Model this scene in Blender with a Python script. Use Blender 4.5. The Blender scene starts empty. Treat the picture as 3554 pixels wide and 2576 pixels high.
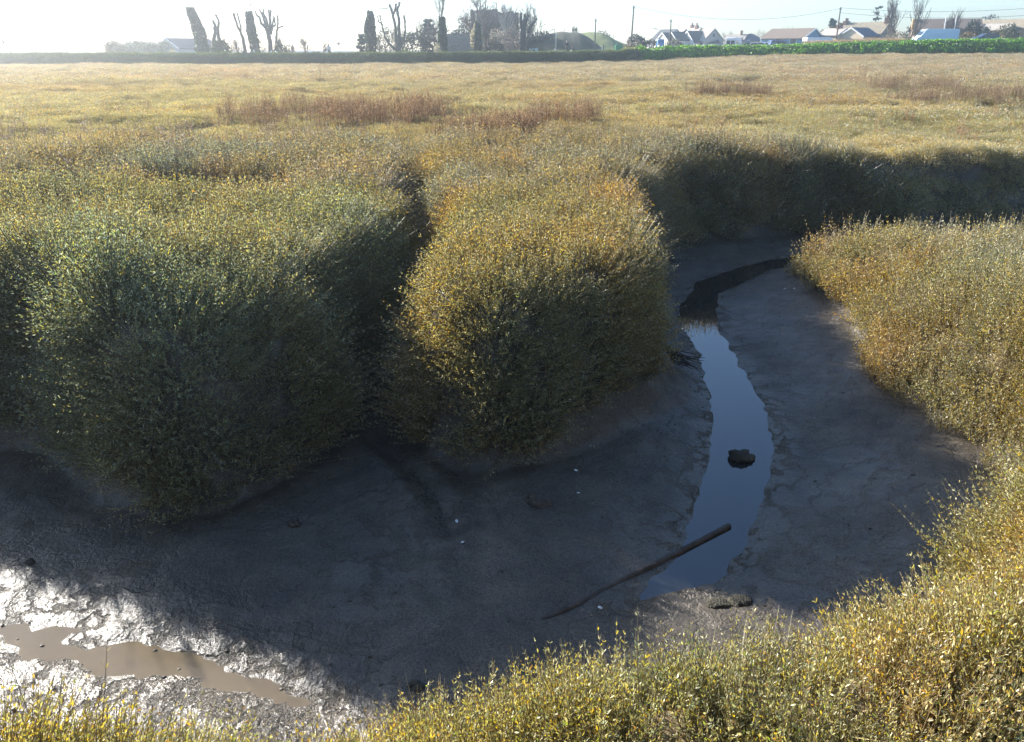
import bpy, bmesh, math, random
import numpy as np
from mathutils import Vector, Matrix, Euler

random.seed(7)
RNG = np.random.default_rng(11)
SC = bpy.context.scene
COL = SC.collection
R = math.radians

# ------------------------------------------------------------------ camera numbers
CAM_H = 2.3
PITCH = R(22.6)
FPX = 2680.0
cP, sP = math.cos(PITCH), math.sin(PITCH)
SUN_AZ, SUN_EL = -50.0, 23.9


def world_at(sx, sy, Y):
    """the place at forward distance Y that a survey sight line (sx, sy) passes through"""
    dx = (sx - 1777.0) / FPX
    dy = (sy - 1288.0) / FPX
    fw = cP - dy * sP
    t = Y / fw
    return Vector((t * dx, Y, CAM_H - t * (sP + dy * cP)))


# ------------------------------------------------------------------ noise
def _hash(ix, iy, seed):
    h = (ix.astype(np.int64) * 374761393 + iy.astype(np.int64) * 668265263 + seed * 1442695041) & 0xFFFFFFFF
    h = ((h ^ (h >> 13)) * 1274126177) & 0xFFFFFFFF
    h = h ^ (h >> 16)
    return (h & 0xFFFF).astype(np.float64) / 65535.0


def vnoise(x, y, seed=0):
    x = np.asarray(x, dtype=np.float64)
    y = np.asarray(y, dtype=np.float64)
    ix, iy = np.floor(x), np.floor(y)
    fx, fy = x - ix, y - iy
    fx = fx * fx * (3 - 2 * fx)
    fy = fy * fy * (3 - 2 * fy)
    a = _hash(ix, iy, seed)
    b = _hash(ix + 1, iy, seed)
    c = _hash(ix, iy + 1, seed)
    d = _hash(ix + 1, iy + 1, seed)
    return (a + (b - a) * fx) + ((c + (d - c) * fx) - (a + (b - a) * fx)) * fy


def fbm(x, y, seed=0, octv=4):
    s, a, n = 0.0, 1.0, 0.0
    for k in range(octv):
        s = s + a * (vnoise(x * 2 ** k + 17.3 * k, y * 2 ** k - 9.1 * k, seed + k) - 0.5)
        n += a
        a *= 0.5
    return 2 * s / n


def ss(a, b, x):
    t = np.clip((x - a) / (b - a), 0, 1)
    return t * t * (3 - 2 * t)


def seg_dist(x, y, pts, closed=False):
    """distance to polyline and the parameter (in segments) of the nearest point"""
    best = np.full(x.shape, 1e9)
    par = np.zeros(x.shape)
    n = len(pts)
    for i in range(n if closed else n - 1):
        ax, ay = pts[i]
        bx, by = pts[(i + 1) % n]
        vx, vy = bx - ax, by - ay
        t = np.clip(((x - ax) * vx + (y - ay) * vy) / (vx * vx + vy * vy), 0, 1)
        d = np.hypot(x - ax - t * vx, y - ay - t * vy)
        m = d < best
        best = np.where(m, d, best)
        par = np.where(m, i + t, par)
    return best, par


def inside(x, y, pts):
    c = np.zeros(x.shape, dtype=bool)
    n = len(pts)
    for i in range(n):
        ax, ay = pts[i]
        bx, by = pts[(i + 1) % n]
        if ay == by:
            continue
        m = (ay > y) != (by > y)
        c ^= m & (x < (bx - ax) * (y - ay) / (by - ay) + ax)
    return c


def sdf(x, y, pts):
    d, _ = seg_dist(x, y, pts, True)
    return np.where(inside(x, y, pts), -d, d)


# ------------------------------------------------------------------ lie of the land
WATER_Z = -1.70
BED = [(-30, 12.5), (-14, 10.4), (-9, 8.7), (-7.4, 7.75), (-6.4, 7.3), (-5.6, 7.2), (-4.95, 7.1), (-4.5, 6.8), (-3.95, 6.4), (-3.3, 5.95), (-2.7, 6.1),
       (-2.3, 6.6), (-2.0, 7.0), (-1.84, 7.5), (-1.75, 8.6), (-1.45, 8.4), (-1.35, 7.7), (-0.87, 7.1), (-0.25, 6.6), (0.3, 6.8),
       (1.3, 7.6), (2.1, 8.5), (2.35, 9.3), (2.25, 10.4), (2.3, 11.4), (2.65, 13.2), (3.0, 15.7), (4.1, 16.5), (5.7, 17.0),
       (7.2, 17.6), (8.8, 17.6), (13, 18.0), (20, 19.6), (34, 27), (60, 30), (60, 26), (34, 22), (20, 17), (13, 15.4), (9, 14.7),
       (7, 14.5), (5.3, 14.4), (4.95, 13.4), (5.15, 12.2), (5.05, 11.0), (4.72, 9.3), (4.68, 7.9), (4.8, 7.0), (4.82, 6.25),
       (4.4, 5.6), (3.7, 5.1), (3.35, 4.8), (3.2, 4.4), (2.7, 3.85), (2, 3.5), (1, 3.2), (0, 2.98), (-1, 2.7), (-2, 2.56),
       (-3, 2.42), (-4.5, 2.4), (-7, 2.6), (-12, 3.6), (-30, 5)]
WATER = [(6.6, 16.3), (5.3, 15.6), (4.6, 15.1), (3.45, 14.0), (2.7, 12.2), (2.6, 11.2), (2.63, 10.3), (2.39, 8.5), (2.1, 7.35), (1.78, 6.44),
         (1.5, 5.75), (1.22, 5.3), (0.95, 4.98), (0.62, 4.76), (0.9, 4.8), (1.3, 4.98), (1.68, 5.1), (2.0, 5.5), (2.57, 6.61), (2.88, 7.35), (3.1, 8.5), (3.18, 9.97),
         (3.24, 11.49), (3.74, 13.2), (5.1, 14.75), (6.2, 15.4), (6.8, 15.9)]
PUDDLE = [(-5.2, 4.95), (-4.4, 4.75), (-3.83, 4.6), (-3.68, 4.64), (-3.54, 4.59), (-3.3, 4.6), (-3.05, 4.66), (-3.14, 4.56), (-3.27, 4.43), (-3.13, 4.46), (-2.88, 4.4), (-2.72, 4.45), (-2.5, 4.38), (-2.36, 4.37), (-2.1, 4.28), (-1.68, 4.06), (-1.5, 3.95), (-1.2, 3.8), (-1.4, 3.84), (-1.82, 3.94), (-2.05, 3.99), (-2.14, 4.04), (-2.35, 4.09), (-2.55, 4.07), (-2.8, 4.05), (-3.01, 4.06), (-3.07, 4.14), (-3.33, 4.23), (-3.46, 4.18), (-3.56, 4.37), (-3.74, 4.46), (-4.4, 4.55), (-5.2, 4.6)]
GULLY = [(-1.6, 7.9), (-1.42, 8.8), (-1.27, 9.8), (-1.3, 11.2), (-1.58, 13.0), (-1.8, 14.8), (-2.05, 16.6), (-2.6, 18.6), (-3.1, 20.6), (-4.4, 22.2)]
GULLY_Z = [-1.65, -1.3, -1.15, -0.95, -0.75, -0.62, -0.5, -0.4, -0.3, -0.1]
GULLY_B = [(-1.75, 14.6), (-1.0, 15.6), (-0.2, 16.2), (0.6, 16.5)]
GULLY_C = [(-2.7, 18.9), (-1.6, 19.8), (-1.0, 21.6)]
HOLLOW = [(-9.2, 13.6), (-7.6, 14.7), (-5.4, 15.0), (-3.6, 14.2), (-3.2, 13.2), (-4.2, 12.5), (-5.4, 12.5), (-6.6, 13.2), (-8.0, 13.0)]


def plateau(x, y):
    d = np.hypot(x, y)
    z = 0.10 * fbm(x / 2.1, y / 2.1, 3, 3) * ss(2.5, 6, d)
    z = z + 0.24 * fbm(x / 9.0, y / 7.0, 8, 3) * ss(14, 40, d) + 0.24 * fbm(x / 2.6, y / 2.0, 18, 2) * ss(10, 30, d)
    # right-hand peninsula lies lower towards its tip
    sx = ss(3.0, 5.0, x)
    low = 0.46 * sx * ss(5.4, 10.5, y) * (1 - ss(16.0, 17.2, y)) * (1 - ss(16, 30, x))
    low = low + 0.52 * ss(5.0, 8.5, x) * ss(7.0, 11.0, y) * (1 - ss(16.0, 17.2, y)) * (1 - ss(18, 32, x))
    low = low + 0.5 * sx * ss(11.0, 14.2, y) * (1 - ss(15.5, 17, y)) * (1 - ss(5.4, 9.0, x))
    z = z - low
    # the front bank drops a little towards the creek, and rises behind the viewer
    z = z + 0.9 * (1 - ss(-4.0, 1.2, y))
    z = z - 0.16 * (1 - ss(3.0, 4.2, y)) * (1 - ss(2.2, 4.0, x))
    # left bank shoulders
    z = z + 0.12 * np.exp(-(((x + 3.2) / 1.6) ** 2 + ((y - 8.2) / 1.0) ** 2))
    z = z + 0.34 * np.exp(-(((x + 4.9) / 1.3) ** 2 + ((y - 7.9) / 0.75) ** 2))  # heightened to lengthen the bank's shadow on the creek bed
    z = z + 0.30 * np.exp(-(((x + 4.2) / .8) ** 2 + ((y - 7.0) / 0.6) ** 2))  # added rise that shades more of the mud by the puddle
    z = z + 0.14 * np.exp(-(((x + 1.95) / .35) ** 2 + ((y - 2.1) / 0.3) ** 2))
    z = z + 0.08 * np.exp(-(((x - 0.2) / 1.0) ** 2 + ((y - 8.0) / 1.0) ** 2))
    h = sdf(x, y, HOLLOW)
    z = z - 0.46 * (1 - ss(-0.5, 0.12, h))
    # second fold on the left, and a few far pans
    g, _ = seg_dist(x, y, [(-16, 19.5), (-13, 20.6), (-10.5, 22.5), (-9, 24.6)])
    z = z - 0.3 * (1 - ss(0.1, 0.9, g))
    for ax, ay, bx, by in ((-22, 62, -12, 63), (-14, 74, -4, 75), (8, 52, 16, 52.5), (6, 70, 20, 69), (-30, 44, -24, 45), (22, 44, 30, 45)):
        g, _ = seg_dist(x, y, [(ax, ay), (bx, by)])
        z = z - 0.25 * (1 - ss(0.2, 1.6, g))
    # the marsh climbs towards the road on the right, and behind the embankment
    z = z + ss(40, 128, y) * 1.25 * ss(2, 62, x)
    z = z + ss(130, 150, y) * (0.6 + 0.9 * ss(0, 60, x))
    return z


def bedz(x, y):
    sw = sdf(x, y, WATER)
    sp = sdf(x, y, PUDDLE) - 0.02 + 0.11 * fbm(x * 3.6, y * 5.5, 41, 5) + 0.05 * fbm(x * 15, y * 15, 45, 3)
    n = 0.035 * fbm(x * 2.2, y * 2.2, 21, 4) + 0.014 * fbm(x * 9, y * 9, 25, 3)
    z = WATER_Z + np.clip((sw + 0.04 + 0.07 * fbm(x * 4.4, y * 4.4, 31, 5)) * 0.12, -0.05, 0.22) + n * ss(-0.1, 0.6, sw)
    zp = -1.665 + np.clip(sp * 0.12, -0.03, 0.05)
    z = np.where(x < 0.3, zp * (1 - ss(-0.6, 0.3, x)) + z * ss(-0.6, 0.3, x), z)
    z = z + np.where(x < 0.2, n * 1.1 * ss(0.02, 0.3, sp), 0)
    # run-off rill from the small gully
    r, _ = seg_dist(x, y, [(-1.6, 7.6), (-1.05, 6.9), (-0.75, 6.3), (-0.55, 5.75)])
    z = z - 0.06 * (1 - ss(0.02, 0.2, r)) + 0.02 * (1 - ss(0.15, 0.4, r))
    return z


def bank_width(x, y):
    w = 0.60 - 0.15 * (1 - ss(-2.2, -1.4, x))
    w = w + 0.75 * ss(1.0, 2.2, x) * (1 - ss(3.2, 3.6, x)) * ss(7.2, 8.8, y) * (1 - ss(13, 15, y))      # tongue's right flank
    w = w + 0.9 * ss(4.0, 4.6, x) * ss(5.0, 6.5, y) * (1 - ss(15.0, 16.2, y))                               # right bank
    w = w + 0.25 * (1 - ss(4.6, 5.4, y))
    w = w + 0.3 * ss(15.5, 16.5, y)
    return w


def land(x, y, full=False):
    x = np.asarray(x, dtype=np.float64)
    y = np.asarray(y, dtype=np.float64)
    P = plateau(x, y)
    near = (y < 34) & (y > -2) & (x > -32) & (x < 62)
    s = np.full(x.shape, 99.0)
    B = np.full(x.shape, -1.6)
    if near.any():
        xn, yn = x[near], y[near]
        wob = 0.16 * fbm(xn * 1.4, yn * 1.4, 51, 4)
        s[near] = sdf(xn, yn, BED) + wob
        B[near] = bedz(xn, yn)
    t = np.clip(s / bank_width(x, y), 0, 1)
    tq = np.clip(t + 0.10 * fbm(x * 1.9, y * 1.9, 67, 3), 0, 1) * 4
    tq = (np.floor(tq) + ss(.45, 1.0, tq - np.floor(tq))) / 4
    tt = t
    t = np.clip(t + (tq - t) * 0.8 * np.sin(np.pi * t) * ss(.2, .9, x), 0, 1)
    prof = np.where(t < 0.5, 0.5 * (2 * t) ** 1.3, 1 - 0.5 * (2 * (1 - t)) ** 2.2)
    rough = (0.16 * fbm(x * 3.0, y * 3.0, 61, 5) + 0.10 * np.abs(fbm(x * 7.0, y * 7.0, 65, 3))) * np.sin(np.pi * tt)
    t = tt
    z = B + (P - B) * prof + rough
    gd = np.full(x.shape, 99.0)
    if near.any():
        xn, yn = x[near], y[near]
        d, par = seg_dist(xn, yn, GULLY)
        gz = np.interp(par, range(len(GULLY_Z)), GULLY_Z)
        d = d + 0.10 * fbm(xn * 2, yn * 2, 71, 3)
        zz = z[near]
        half = np.interp(par, [0, 2, 5, 9], [0.33, 0.32, 0.28, 0.22])
        zz = np.minimum(zz, gz + np.clip(d - half, 0, 9) * np.interp(par, [0, 3, 9], [3.2, 2.2, 0.9]))
        for br, z0, z1 in ((GULLY_B, -0.6, 0.0), (GULLY_C, -0.4, -0.05)):
            d2, p2 = seg_dist(xn, yn, br)
            d2 = d2 + 0.1 * fbm(xn * 2, yn * 2, 75, 3)
            zz = np.minimum(zz, np.interp(p2, [0, len(br) - 1], [z0, z1]) + np.clip(d2 - 0.15, 0, 9) * 1.3)
        z[near] = zz
        gd[near] = d
    if full:
        return z, s, t, gd
    return z


# ------------------------------------------------------------------ meshes and materials
def mesh_from(name, V, F, mat=None, smooth=False, attrs=None):
    """V (n,3); F: (m,k) array or list of such arrays"""
    me = bpy.data.meshes.new(name)
    V = np.asarray(V, dtype=np.float32)
    Fs = F if isinstance(F, list) else [F]
    Fs = [np.asarray(f, dtype=np.int32) for f in Fs if len(f)]
    me.vertices.add(len(V))
    me.vertices.foreach_set('co', V.ravel())
    nl = sum(f.size for f in Fs)
    npoly = sum(len(f) for f in Fs)
    me.loops.add(nl)
    me.polygons.add(npoly)
    if npoly:
        me.loops.foreach_set('vertex_index', np.concatenate([f.ravel() for f in Fs]))
        tot = np.concatenate([np.full(len(f), f.shape[1], dtype=np.int32) for f in Fs])
        st = np.concatenate([[0], np.cumsum(tot)[:-1]]).astype(np.int32)
        me.polygons.foreach_set('loop_start', st)
        me.polygons.foreach_set('use_smooth', np.full(npoly, smooth))
    for an, (typ, data) in (attrs or {}).items():
        a = me.attributes.new(an, typ, 'POINT')
        key = {'FLOAT': 'value', 'INT': 'value', 'FLOAT_VECTOR': 'vector', 'FLOAT_COLOR': 'color'}[typ]
        a.data.foreach_set(key, np.asarray(data, dtype=np.int32 if typ == 'INT' else np.float32).ravel())
    me.update(calc_edges=True)
    if mat:
        me.materials.append(mat)
    return me


def link(o, parent=None):
    COL.objects.link(o)
    if parent is not None:
        o.parent = parent
    return o


def tag(o, label=None, cat=None, group=None, kind=None):
    if label:
        o['label'] = label
    if cat:
        o['category'] = cat
    if group:
        o['group'] = group
    if kind:
        o['kind'] = kind
    return o


def thing(name, label, cat, loc, rz=0.0, group=None):
    o = bpy.data.objects.new(name, None)
    o.empty_display_size = 0.2
    o.location = loc
    o.rotation_euler = (0, 0, rz)
    link(o)
    return tag(o, label, cat, group)


def NT(m):
    m.use_nodes = True
    nt = m.node_tree
    nt.nodes.clear()
    out = nt.nodes.new('ShaderNodeOutputMaterial')

    def N(t, **kw):
        n = nt.nodes.new(t)
        for k, v in kw.items():
            if k.startswith('i_'):
                key = k[2:].replace('_', ' ')
                n.inputs[key].default_value = v
            else:
                setattr(n, k, v)
        return n
    return nt, out, N


def M(name, col, rough=0.8, var=0.25, scale=4.0, bump=0.0, bscale=30.0, metallic=0.0, spec=0.4, col2=None):
    """plain procedural surface: colour broken up by noise, optional bump"""
    m = bpy.data.materials.new(name)
    nt, out, N = NT(m)
    p = N('ShaderNodeBsdfPrincipled')
    p.inputs['Roughness'].default_value = rough
    p.inputs['Metallic'].default_value = metallic
    p.inputs['Specular IOR Level'].default_value = spec
    tc = N('ShaderNodeTexCoord')
    no = N('ShaderNodeTexNoise')
    no.inputs['Scale'].default_value = scale
    no.inputs['Detail'].default_value = 6
    nt.links.new(tc.outputs['Object'], no.inputs['Vector'])
    mx = N('ShaderNodeMix', data_type='RGBA')
    c2 = col2 or tuple(c * (1 + var) for c in col)
    c1 = col if col2 else tuple(c * (1 - var) for c in col)
    mx.inputs[6].default_value = (*c1, 1)
    mx.inputs[7].default_value = (*c2, 1)
    mr = N('ShaderNodeMapRange')
    mr.inputs['From Min'].default_value = 0.32
    mr.inputs['From Max'].default_value = 0.68
    nt.links.new(no.outputs['Fac'], mr.inputs['Value'])
    nt.links.new(mr.outputs['Result'], mx.inputs[0])
    nt.links.new(mx.outputs[2], p.inputs['Base Color'])
    if bump:
        n2 = N('ShaderNodeTexNoise')
        n2.inputs['Scale'].default_value = bscale
        n2.inputs['Detail'].default_value = 5
        nt.links.new(tc.outputs['Object'], n2.inputs['Vector'])
        b = N('ShaderNodeBump')
        b.inputs['Strength'].default_value = bump
        b.inputs['Distance'].default_value = 0.05
        nt.links.new(n2.outputs['Fac'], b.inputs['Height'])
        nt.links.new(b.outputs['Normal'], p.inputs['Normal'])
    nt.links.new(p.outputs[0], out.inputs[0])
    return m


def leaf_mat(name, trans=0.42, gloss=0.06, rough=0.45, tint=True, base=None, silver=0.0):
    """thin leaf: reflects and lets light through; colour per leaf (Col) times colour per plant (tint)"""
    m = bpy.data.materials.new(name)
    nt, out, N = NT(m)
    if base is None:
        a = N('ShaderNodeAttribute', attribute_name='Col')
        csock = a.outputs['Color']
    else:
        rgb = N('ShaderNodeRGB')
        rgb.outputs[0].default_value = (*base, 1)
        csock = rgb.outputs[0]
    if tint:
        t = N('ShaderNodeAttribute', attribute_name='tint', attribute_type='INSTANCER')
        mx = N('ShaderNodeMix', data_type='RGBA', blend_type='MULTIPLY')
        mx.inputs[0].default_value = 1.0
        nt.links.new(csock, mx.inputs[6])
        nt.links.new(t.outputs['Color'], mx.inputs[7])
        csock = mx.outputs[2]
    d = N('ShaderNodeBsdfDiffuse')
    tr = N('ShaderNodeBsdfTranslucent')
    hs = N('ShaderNodeHueSaturation')
    hs.inputs['Saturation'].default_value = 1.16
    hs.inputs['Value'].default_value = 1.25
    nt.links.new(csock, hs.inputs['Color'])
    bw = N('ShaderNodeRGBToBW')
    nt.links.new(csock, bw.inputs[0])
    sv = N('ShaderNodeMix', data_type='RGBA', blend_type='MULTIPLY')
    sv.inputs[0].default_value = 1.0
    sv.inputs[6].default_value = (0.99, 1.02, 0.94, 1)
    nt.links.new(bw.outputs[0], sv.inputs[7])
    mxs = N('ShaderNodeMix', data_type='RGBA')
    mxs.inputs[0].default_value = silver
    nt.links.new(csock, mxs.inputs[6])
    nt.links.new(sv.outputs[2], mxs.inputs[7])
    nt.links.new(mxs.outputs[2], d.inputs['Color'])
    nt.links.new(hs.outputs['Color'], tr.inputs['Color'])
    m1 = N('ShaderNodeMixShader')
    m1.inputs[0].default_value = trans
    nt.links.new(d.outputs[0], m1.inputs[1])
    nt.links.new(tr.outputs[0], m1.inputs[2])
    g = N('ShaderNodeBsdfGlossy')
    g.inputs['Roughness'].default_value = rough
    m2 = N('ShaderNodeMixShader')
    m2.inputs[0].default_value = gloss
    nt.links.new(m1.outputs[0], m2.inputs[1])
    nt.links.new(g.outputs[0], m2.inputs[2])
    nt.links.new(m2.outputs[0], out.inputs[0])
    return m


# ------------------------------------------------------------------ geometry helpers
def unit(v):
    return v / np.maximum(np.linalg.norm(v, axis=-1, keepdims=True), 1e-9)


def leaves(P, D, L, Wd, hexa=True, curl=0.15):
    """P base points, D directions, L lengths, Wd half widths -> V, F (quads)"""
    n = len(P)
    D = unit(D)
    S = unit(np.cross(D, RNG.normal(size=(n, 3))))
    U = np.cross(S, D)
    L = np.asarray(L).reshape(-1, 1)
    Wd = np.asarray(Wd).reshape(-1, 1)
    if hexa:
        V = np.stack([P, P + D * L * .38 + S * Wd, P + D * L * .75 + S * Wd * .85 + U * L * curl * .4, P + D * L + U * L * curl,
                      P + D * L * .75 - S * Wd * .85 + U * L * curl * .4, P + D * L * .38 - S * Wd], 1)
        V = V.reshape(-1, 3)
        b = np.arange(n)[:, None] * 6
        F = np.concatenate([b + np.array([[0, 1, 4, 5]]), b + np.array([[1, 2, 3, 4]])])
        return V, F, 6
    V = np.stack([P, P + D * L * .5 + S * Wd, P + D * L + U * L * curl, P + D * L * .5 - S * Wd], 1).reshape(-1, 3)
    b = np.arange(n)[:, None] * 4
    return V, b + np.array([[0, 1, 2, 3]]), 4


class MB:
    """collects shapes, then links them as ONE mesh object"""

    def __init__(s):
        s.v, s.f, s.n = [], {3: [], 4: []}, 0
        s.ng = []

    def add(s, V, F):
        V = np.asarray(V, dtype=np.float64).reshape(-1, 3)
        for f in F:
            if len(f) in s.f:
                s.f[len(f)].append([i + s.n for i in f])
            else:
                s.ng.append([i + s.n for i in f])
        s.v.append(V)
        s.n += len(V)
        return s

    def arr(s, V, F):
        V = np.asarray(V).reshape(-1, 3)
        F = np.asarray(F)
        s.f[F.shape[1]].extend((F + s.n).tolist())
        s.v.append(V)
        s.n += len(V)
        return s

    def box(s, c, size, rz=0.0, top=1.0):
        cx, cy, cz = c
        a, b, h = size[0] / 2, size[1] / 2, size[2] / 2
        V = [(-a, -b, -h), (a, -b, -h), (a, b, -h), (-a, b, -h), (-a * top, -b * top, h), (a * top, -b * top, h), (a * top, b * top, h), (-a * top, b * top, h)]
        ca, sa = math.cos(rz), math.sin(rz)
        V = [(cx + x * ca - y * sa, cy + x * sa + y * ca, cz + z) for x, y, z in V]
        return s.add(V, [(0, 3, 2, 1), (4, 5, 6, 7), (0, 1, 5, 4), (1, 2, 6, 5), (2, 3, 7, 6), (3, 0, 4, 7)])

    def prism(s, pts, axis, a, b):
        """polygon pts (u,w) pushed from a to b along axis ('x' -> (a,u,w), 'y' -> (u,a,w), 'z' -> (u,w,a))"""
        def P(u, w, t):
            return (t, u, w) if axis == 'x' else (u, t, w) if axis == 'y' else (u, w, t)
        n = len(pts)
        V = [P(u, w, a) for u, w in pts] + [P(u, w, b) for u, w in pts]
        F = [tuple(range(n)), tuple(range(2 * n - 1, n - 1, -1))] + [(i, i + n, (i + 1) % n + n, (i + 1) % n) for i in range(n)]
        return s.add(V, F)

    def tube(s, pts, rad, k=5, cap=True):
        pts = np.asarray(pts, dtype=np.float64)
        n = len(pts)
        rad = np.broadcast_to(np.asarray(rad, dtype=np.float64), (n,))
        T = np.gradient(pts, axis=0)
        T = unit(T)
        ref = np.array([0.0, 0, 1]) if abs(T[0][2]) < 0.9 else np.array([1.0, 0, 0])
        A = unit(np.cross(T, ref))
        B = np.cross(T, A)
        ang = np.arange(k) * 2 * math.pi / k
        ring = pts[:, None, :] + rad[:, None, None] * (A[:, None, :] * np.cos(ang)[None, :, None] + B[:, None, :] * np.sin(ang)[None, :, None])
        V = ring.reshape(-1, 3)
        i = np.arange(n - 1)[:, None] * k
        j = np.arange(k)[None, :]
        F = np.stack([i + j, i + (j + 1) % k, i + k + (j + 1) % k, i + k + j], -1).reshape(-1, 4)
        s.arr(V, F)
        if cap and k >= 3:
            base = s.n - len(V)
            s.ng.append([base + q for q in range(k)][::-1])
            s.ng.append([base + (n - 1) * k + q for q in range(k)])
        return s

    def blob(s, c, r, seed=0, rough=0.25, sub=3, flat=1.0):
        bm = bmesh.new()
        bmesh.ops.create_icosphere(bm, subdivisions=sub, radius=1.0)
        V = np.array([v.co[:] for v in bm.verts])
        F = np.array([[v.index for v in f.verts] for f in bm.faces])
        bm.free()
        k = 1 + rough * (fbm(V[:, 0] * 1.7 + seed, V[:, 1] * 1.7 + V[:, 2] * 2.3, seed, 4))
        V = V * k[:, None] * np.asarray(r)[None, :] + np.asarray(c)[None, :]
        return s.arr(V, F)

    def build(s, name, mat, parent=None, smooth=False, bevel=0.0):
        V = np.concatenate(s.v) if s.v else np.zeros((0, 3))
        Fs = [np.array(s.f[k]) for k in (3, 4) if s.f[k]]
        by = {}
        for f in s.ng:
            by.setdefault(len(f), []).append(f)
        Fs += [np.array(f) for f in by.values()]
        me = mesh_from(name, V, Fs, mat, smooth)
        o = bpy.data.objects.new(name, me)
        link(o, parent)
        if bevel:
            b = o.modifiers.new('edge', 'BEVEL')
            b.width = bevel
            b.segments = 2
            b.limit_method = 'ANGLE'
        return o

# ------------------------------------------------------------------ terrain sheets
def spaced(lo, hi, step, out_lo, out_hi, g):
    mid = list(np.arange(lo, hi + step / 2, step))
    a, s, p = [], step, lo
    while p > out_lo:
        s *= g
        p -= s
        a.append(p)
    b, s, p = [], step, mid[-1]
    while p < out_hi:
        s *= g
        p += s
        b.append(p)
    return np.array(a[::-1] + mid + b)


def mud_material():
    m = bpy.data.materials.new('wet_mud')
    nt, out, N = NT(m)
    L = nt.links.new
    tc = N('ShaderNodeTexCoord')
    n1 = N('ShaderNodeTexNoise')
    n1.inputs['Scale'].default_value = 1.6
    n1.inputs['Detail'].default_value = 8
    n1.inputs['Roughness'].default_value = 0.65
    L(tc.outputs['Object'], n1.inputs['Vector'])
    cr = N('ShaderNodeValToRGB')
    cr.color_ramp.elements[0].position = 0.3
    cr.color_ramp.elements[0].color = (0.046, 0.039, 0.030, 1)
    cr.color_ramp.elements[1].position = 0.72
    cr.color_ramp.elements[1].color = (0.112, 0.092, 0.067, 1)
    L(n1.outputs['Fac'], cr.inputs['Fac'])
    # scattered dark specks of weed
    vs = N('ShaderNodeTexNoise')
    vs.inputs['Scale'].default_value = 34
    vs.inputs['Detail'].default_value = 2
    mp = N('ShaderNodeMapping')
    mp.inputs['Scale'].default_value = (0.45, 1.3, 1.0)
    L(tc.outputs['Object'], mp.inputs['Vector'])
    L(mp.outputs[0], vs.inputs['Vector'])
    sr = N('ShaderNodeMapRange')
    sr.inputs['From Min'].default_value = 0.70
    sr.inputs['From Max'].default_value = 0.76
    L(vs.outputs['Fac'], sr.inputs['Value'])
    mx = N('ShaderNodeMix', data_type='RGBA')
    mx.inputs[7].default_value = (0.022, 0.02, 0.016, 1)
    L(sr.outputs[0], mx.inputs[0])
    L(cr.outputs[0], mx.inputs[6])
    sp = N('ShaderNodeTexNoise')
    sp.inputs['Scale'].default_value = 75
    sp.inputs['Detail'].default_value = 3
    L(tc.outputs['Object'], sp.inputs['Vector'])
    spr = N('ShaderNodeMapRange')
    spr.inputs['From Min'].default_value = 0.35
    spr.inputs['From Max'].default_value = 0.65
    spr.inputs['To Min'].default_value = 0.48
    spr.inputs['To Max'].default_value = 1.52
    L(sp.outputs['Fac'], spr.inputs['Value'])
    mm = N('ShaderNodeMix', data_type='RGBA', blend_type='MULTIPLY')
    mm.inputs[0].default_value = 1.0
    L(mx.outputs[2], mm.inputs[6])
    L(spr.outputs[0], mm.inputs[7])
    p = N('ShaderNodeBsdfPrincipled')
    L(mm.outputs[2], p.inputs['Base Color'])
    rr = N('ShaderNodeMapRange')
    n3 = N('ShaderNodeTexNoise')
    n3.inputs['Scale'].default_value = 0.9
    n3.inputs['Detail'].default_value = 6
    L(tc.outputs['Object'], n3.inputs['Vector'])
    rr.inputs['From Min'].default_value = 0.35
    rr.inputs['From Max'].default_value = 0.65
    rr.inputs['To Min'].default_value = 0.36
    rr.inputs['To Max'].default_value = 0.66
    L(n3.outputs['Fac'], rr.inputs['Value'])
    wa = N('ShaderNodeAttribute', attribute_name='wet')
    wm = N('ShaderNodeMix', data_type='FLOAT')
    L(wa.outputs['Fac'], wm.inputs[0])
    L(rr.outputs[0], wm.inputs[2])
    wm.inputs[3].default_value = 0.24
    L(wm.outputs[0], p.inputs['Roughness'])
    p.inputs['Specular IOR Level'].default_value = 0.42
    h1 = N('ShaderNodeTexNoise')
    h1.inputs['Scale'].default_value = 26
    h1.inputs['Detail'].default_value = 5
    h1.inputs['Roughness'].default_value = 0.6
    L(tc.outputs['Object'], h1.inputs['Vector'])
    h2 = N('ShaderNodeTexVoronoi', feature='SMOOTH_F1')
    h2.inputs['Scale'].default_value = 16
    L(tc.outputs['Object'], h2.inputs['Vector'])
    ad = N('ShaderNodeMath', operation='ADD')
    mu = N('ShaderNodeMath', operation='MULTIPLY')
    mu.inputs[1].default_value = 0.35
    L(h2.outputs['Distance'], mu.inputs[0])
    L(h1.outputs['Fac'], ad.inputs[0])
    L(mu.outputs[0], ad.inputs[1])
    b = N('ShaderNodeBump')
    ws = N('ShaderNodeMapRange')
    ws.inputs['To Min'].default_value = 0.5
    ws.inputs['To Max'].default_value = 0.75
    L(wa.outputs['Fac'], ws.inputs['Value'])
    L(ws.outputs[0], b.inputs['Strength'])
    b.inputs['Distance'].default_value = 0.022
    # shallow branching rills and dents
    rn = N('ShaderNodeTexNoise')
    rn.inputs['Scale'].default_value = 2.6
    rn.inputs['Detail'].default_value = 7
    rn.inputs['Roughness'].default_value = 0.6
    L(tc.outputs['Object'], rn.inputs['Vector'])
    r1 = N('ShaderNodeMath', operation='SUBTRACT')
    r1.inputs[1].default_value = 0.5
    L(rn.outputs['Fac'], r1.inputs[0])
    r2 = N('ShaderNodeMath', operation='ABSOLUTE')
    L(r1.outputs[0], r2.inputs[0])
    r3 = N('ShaderNodeMapRange')
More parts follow.
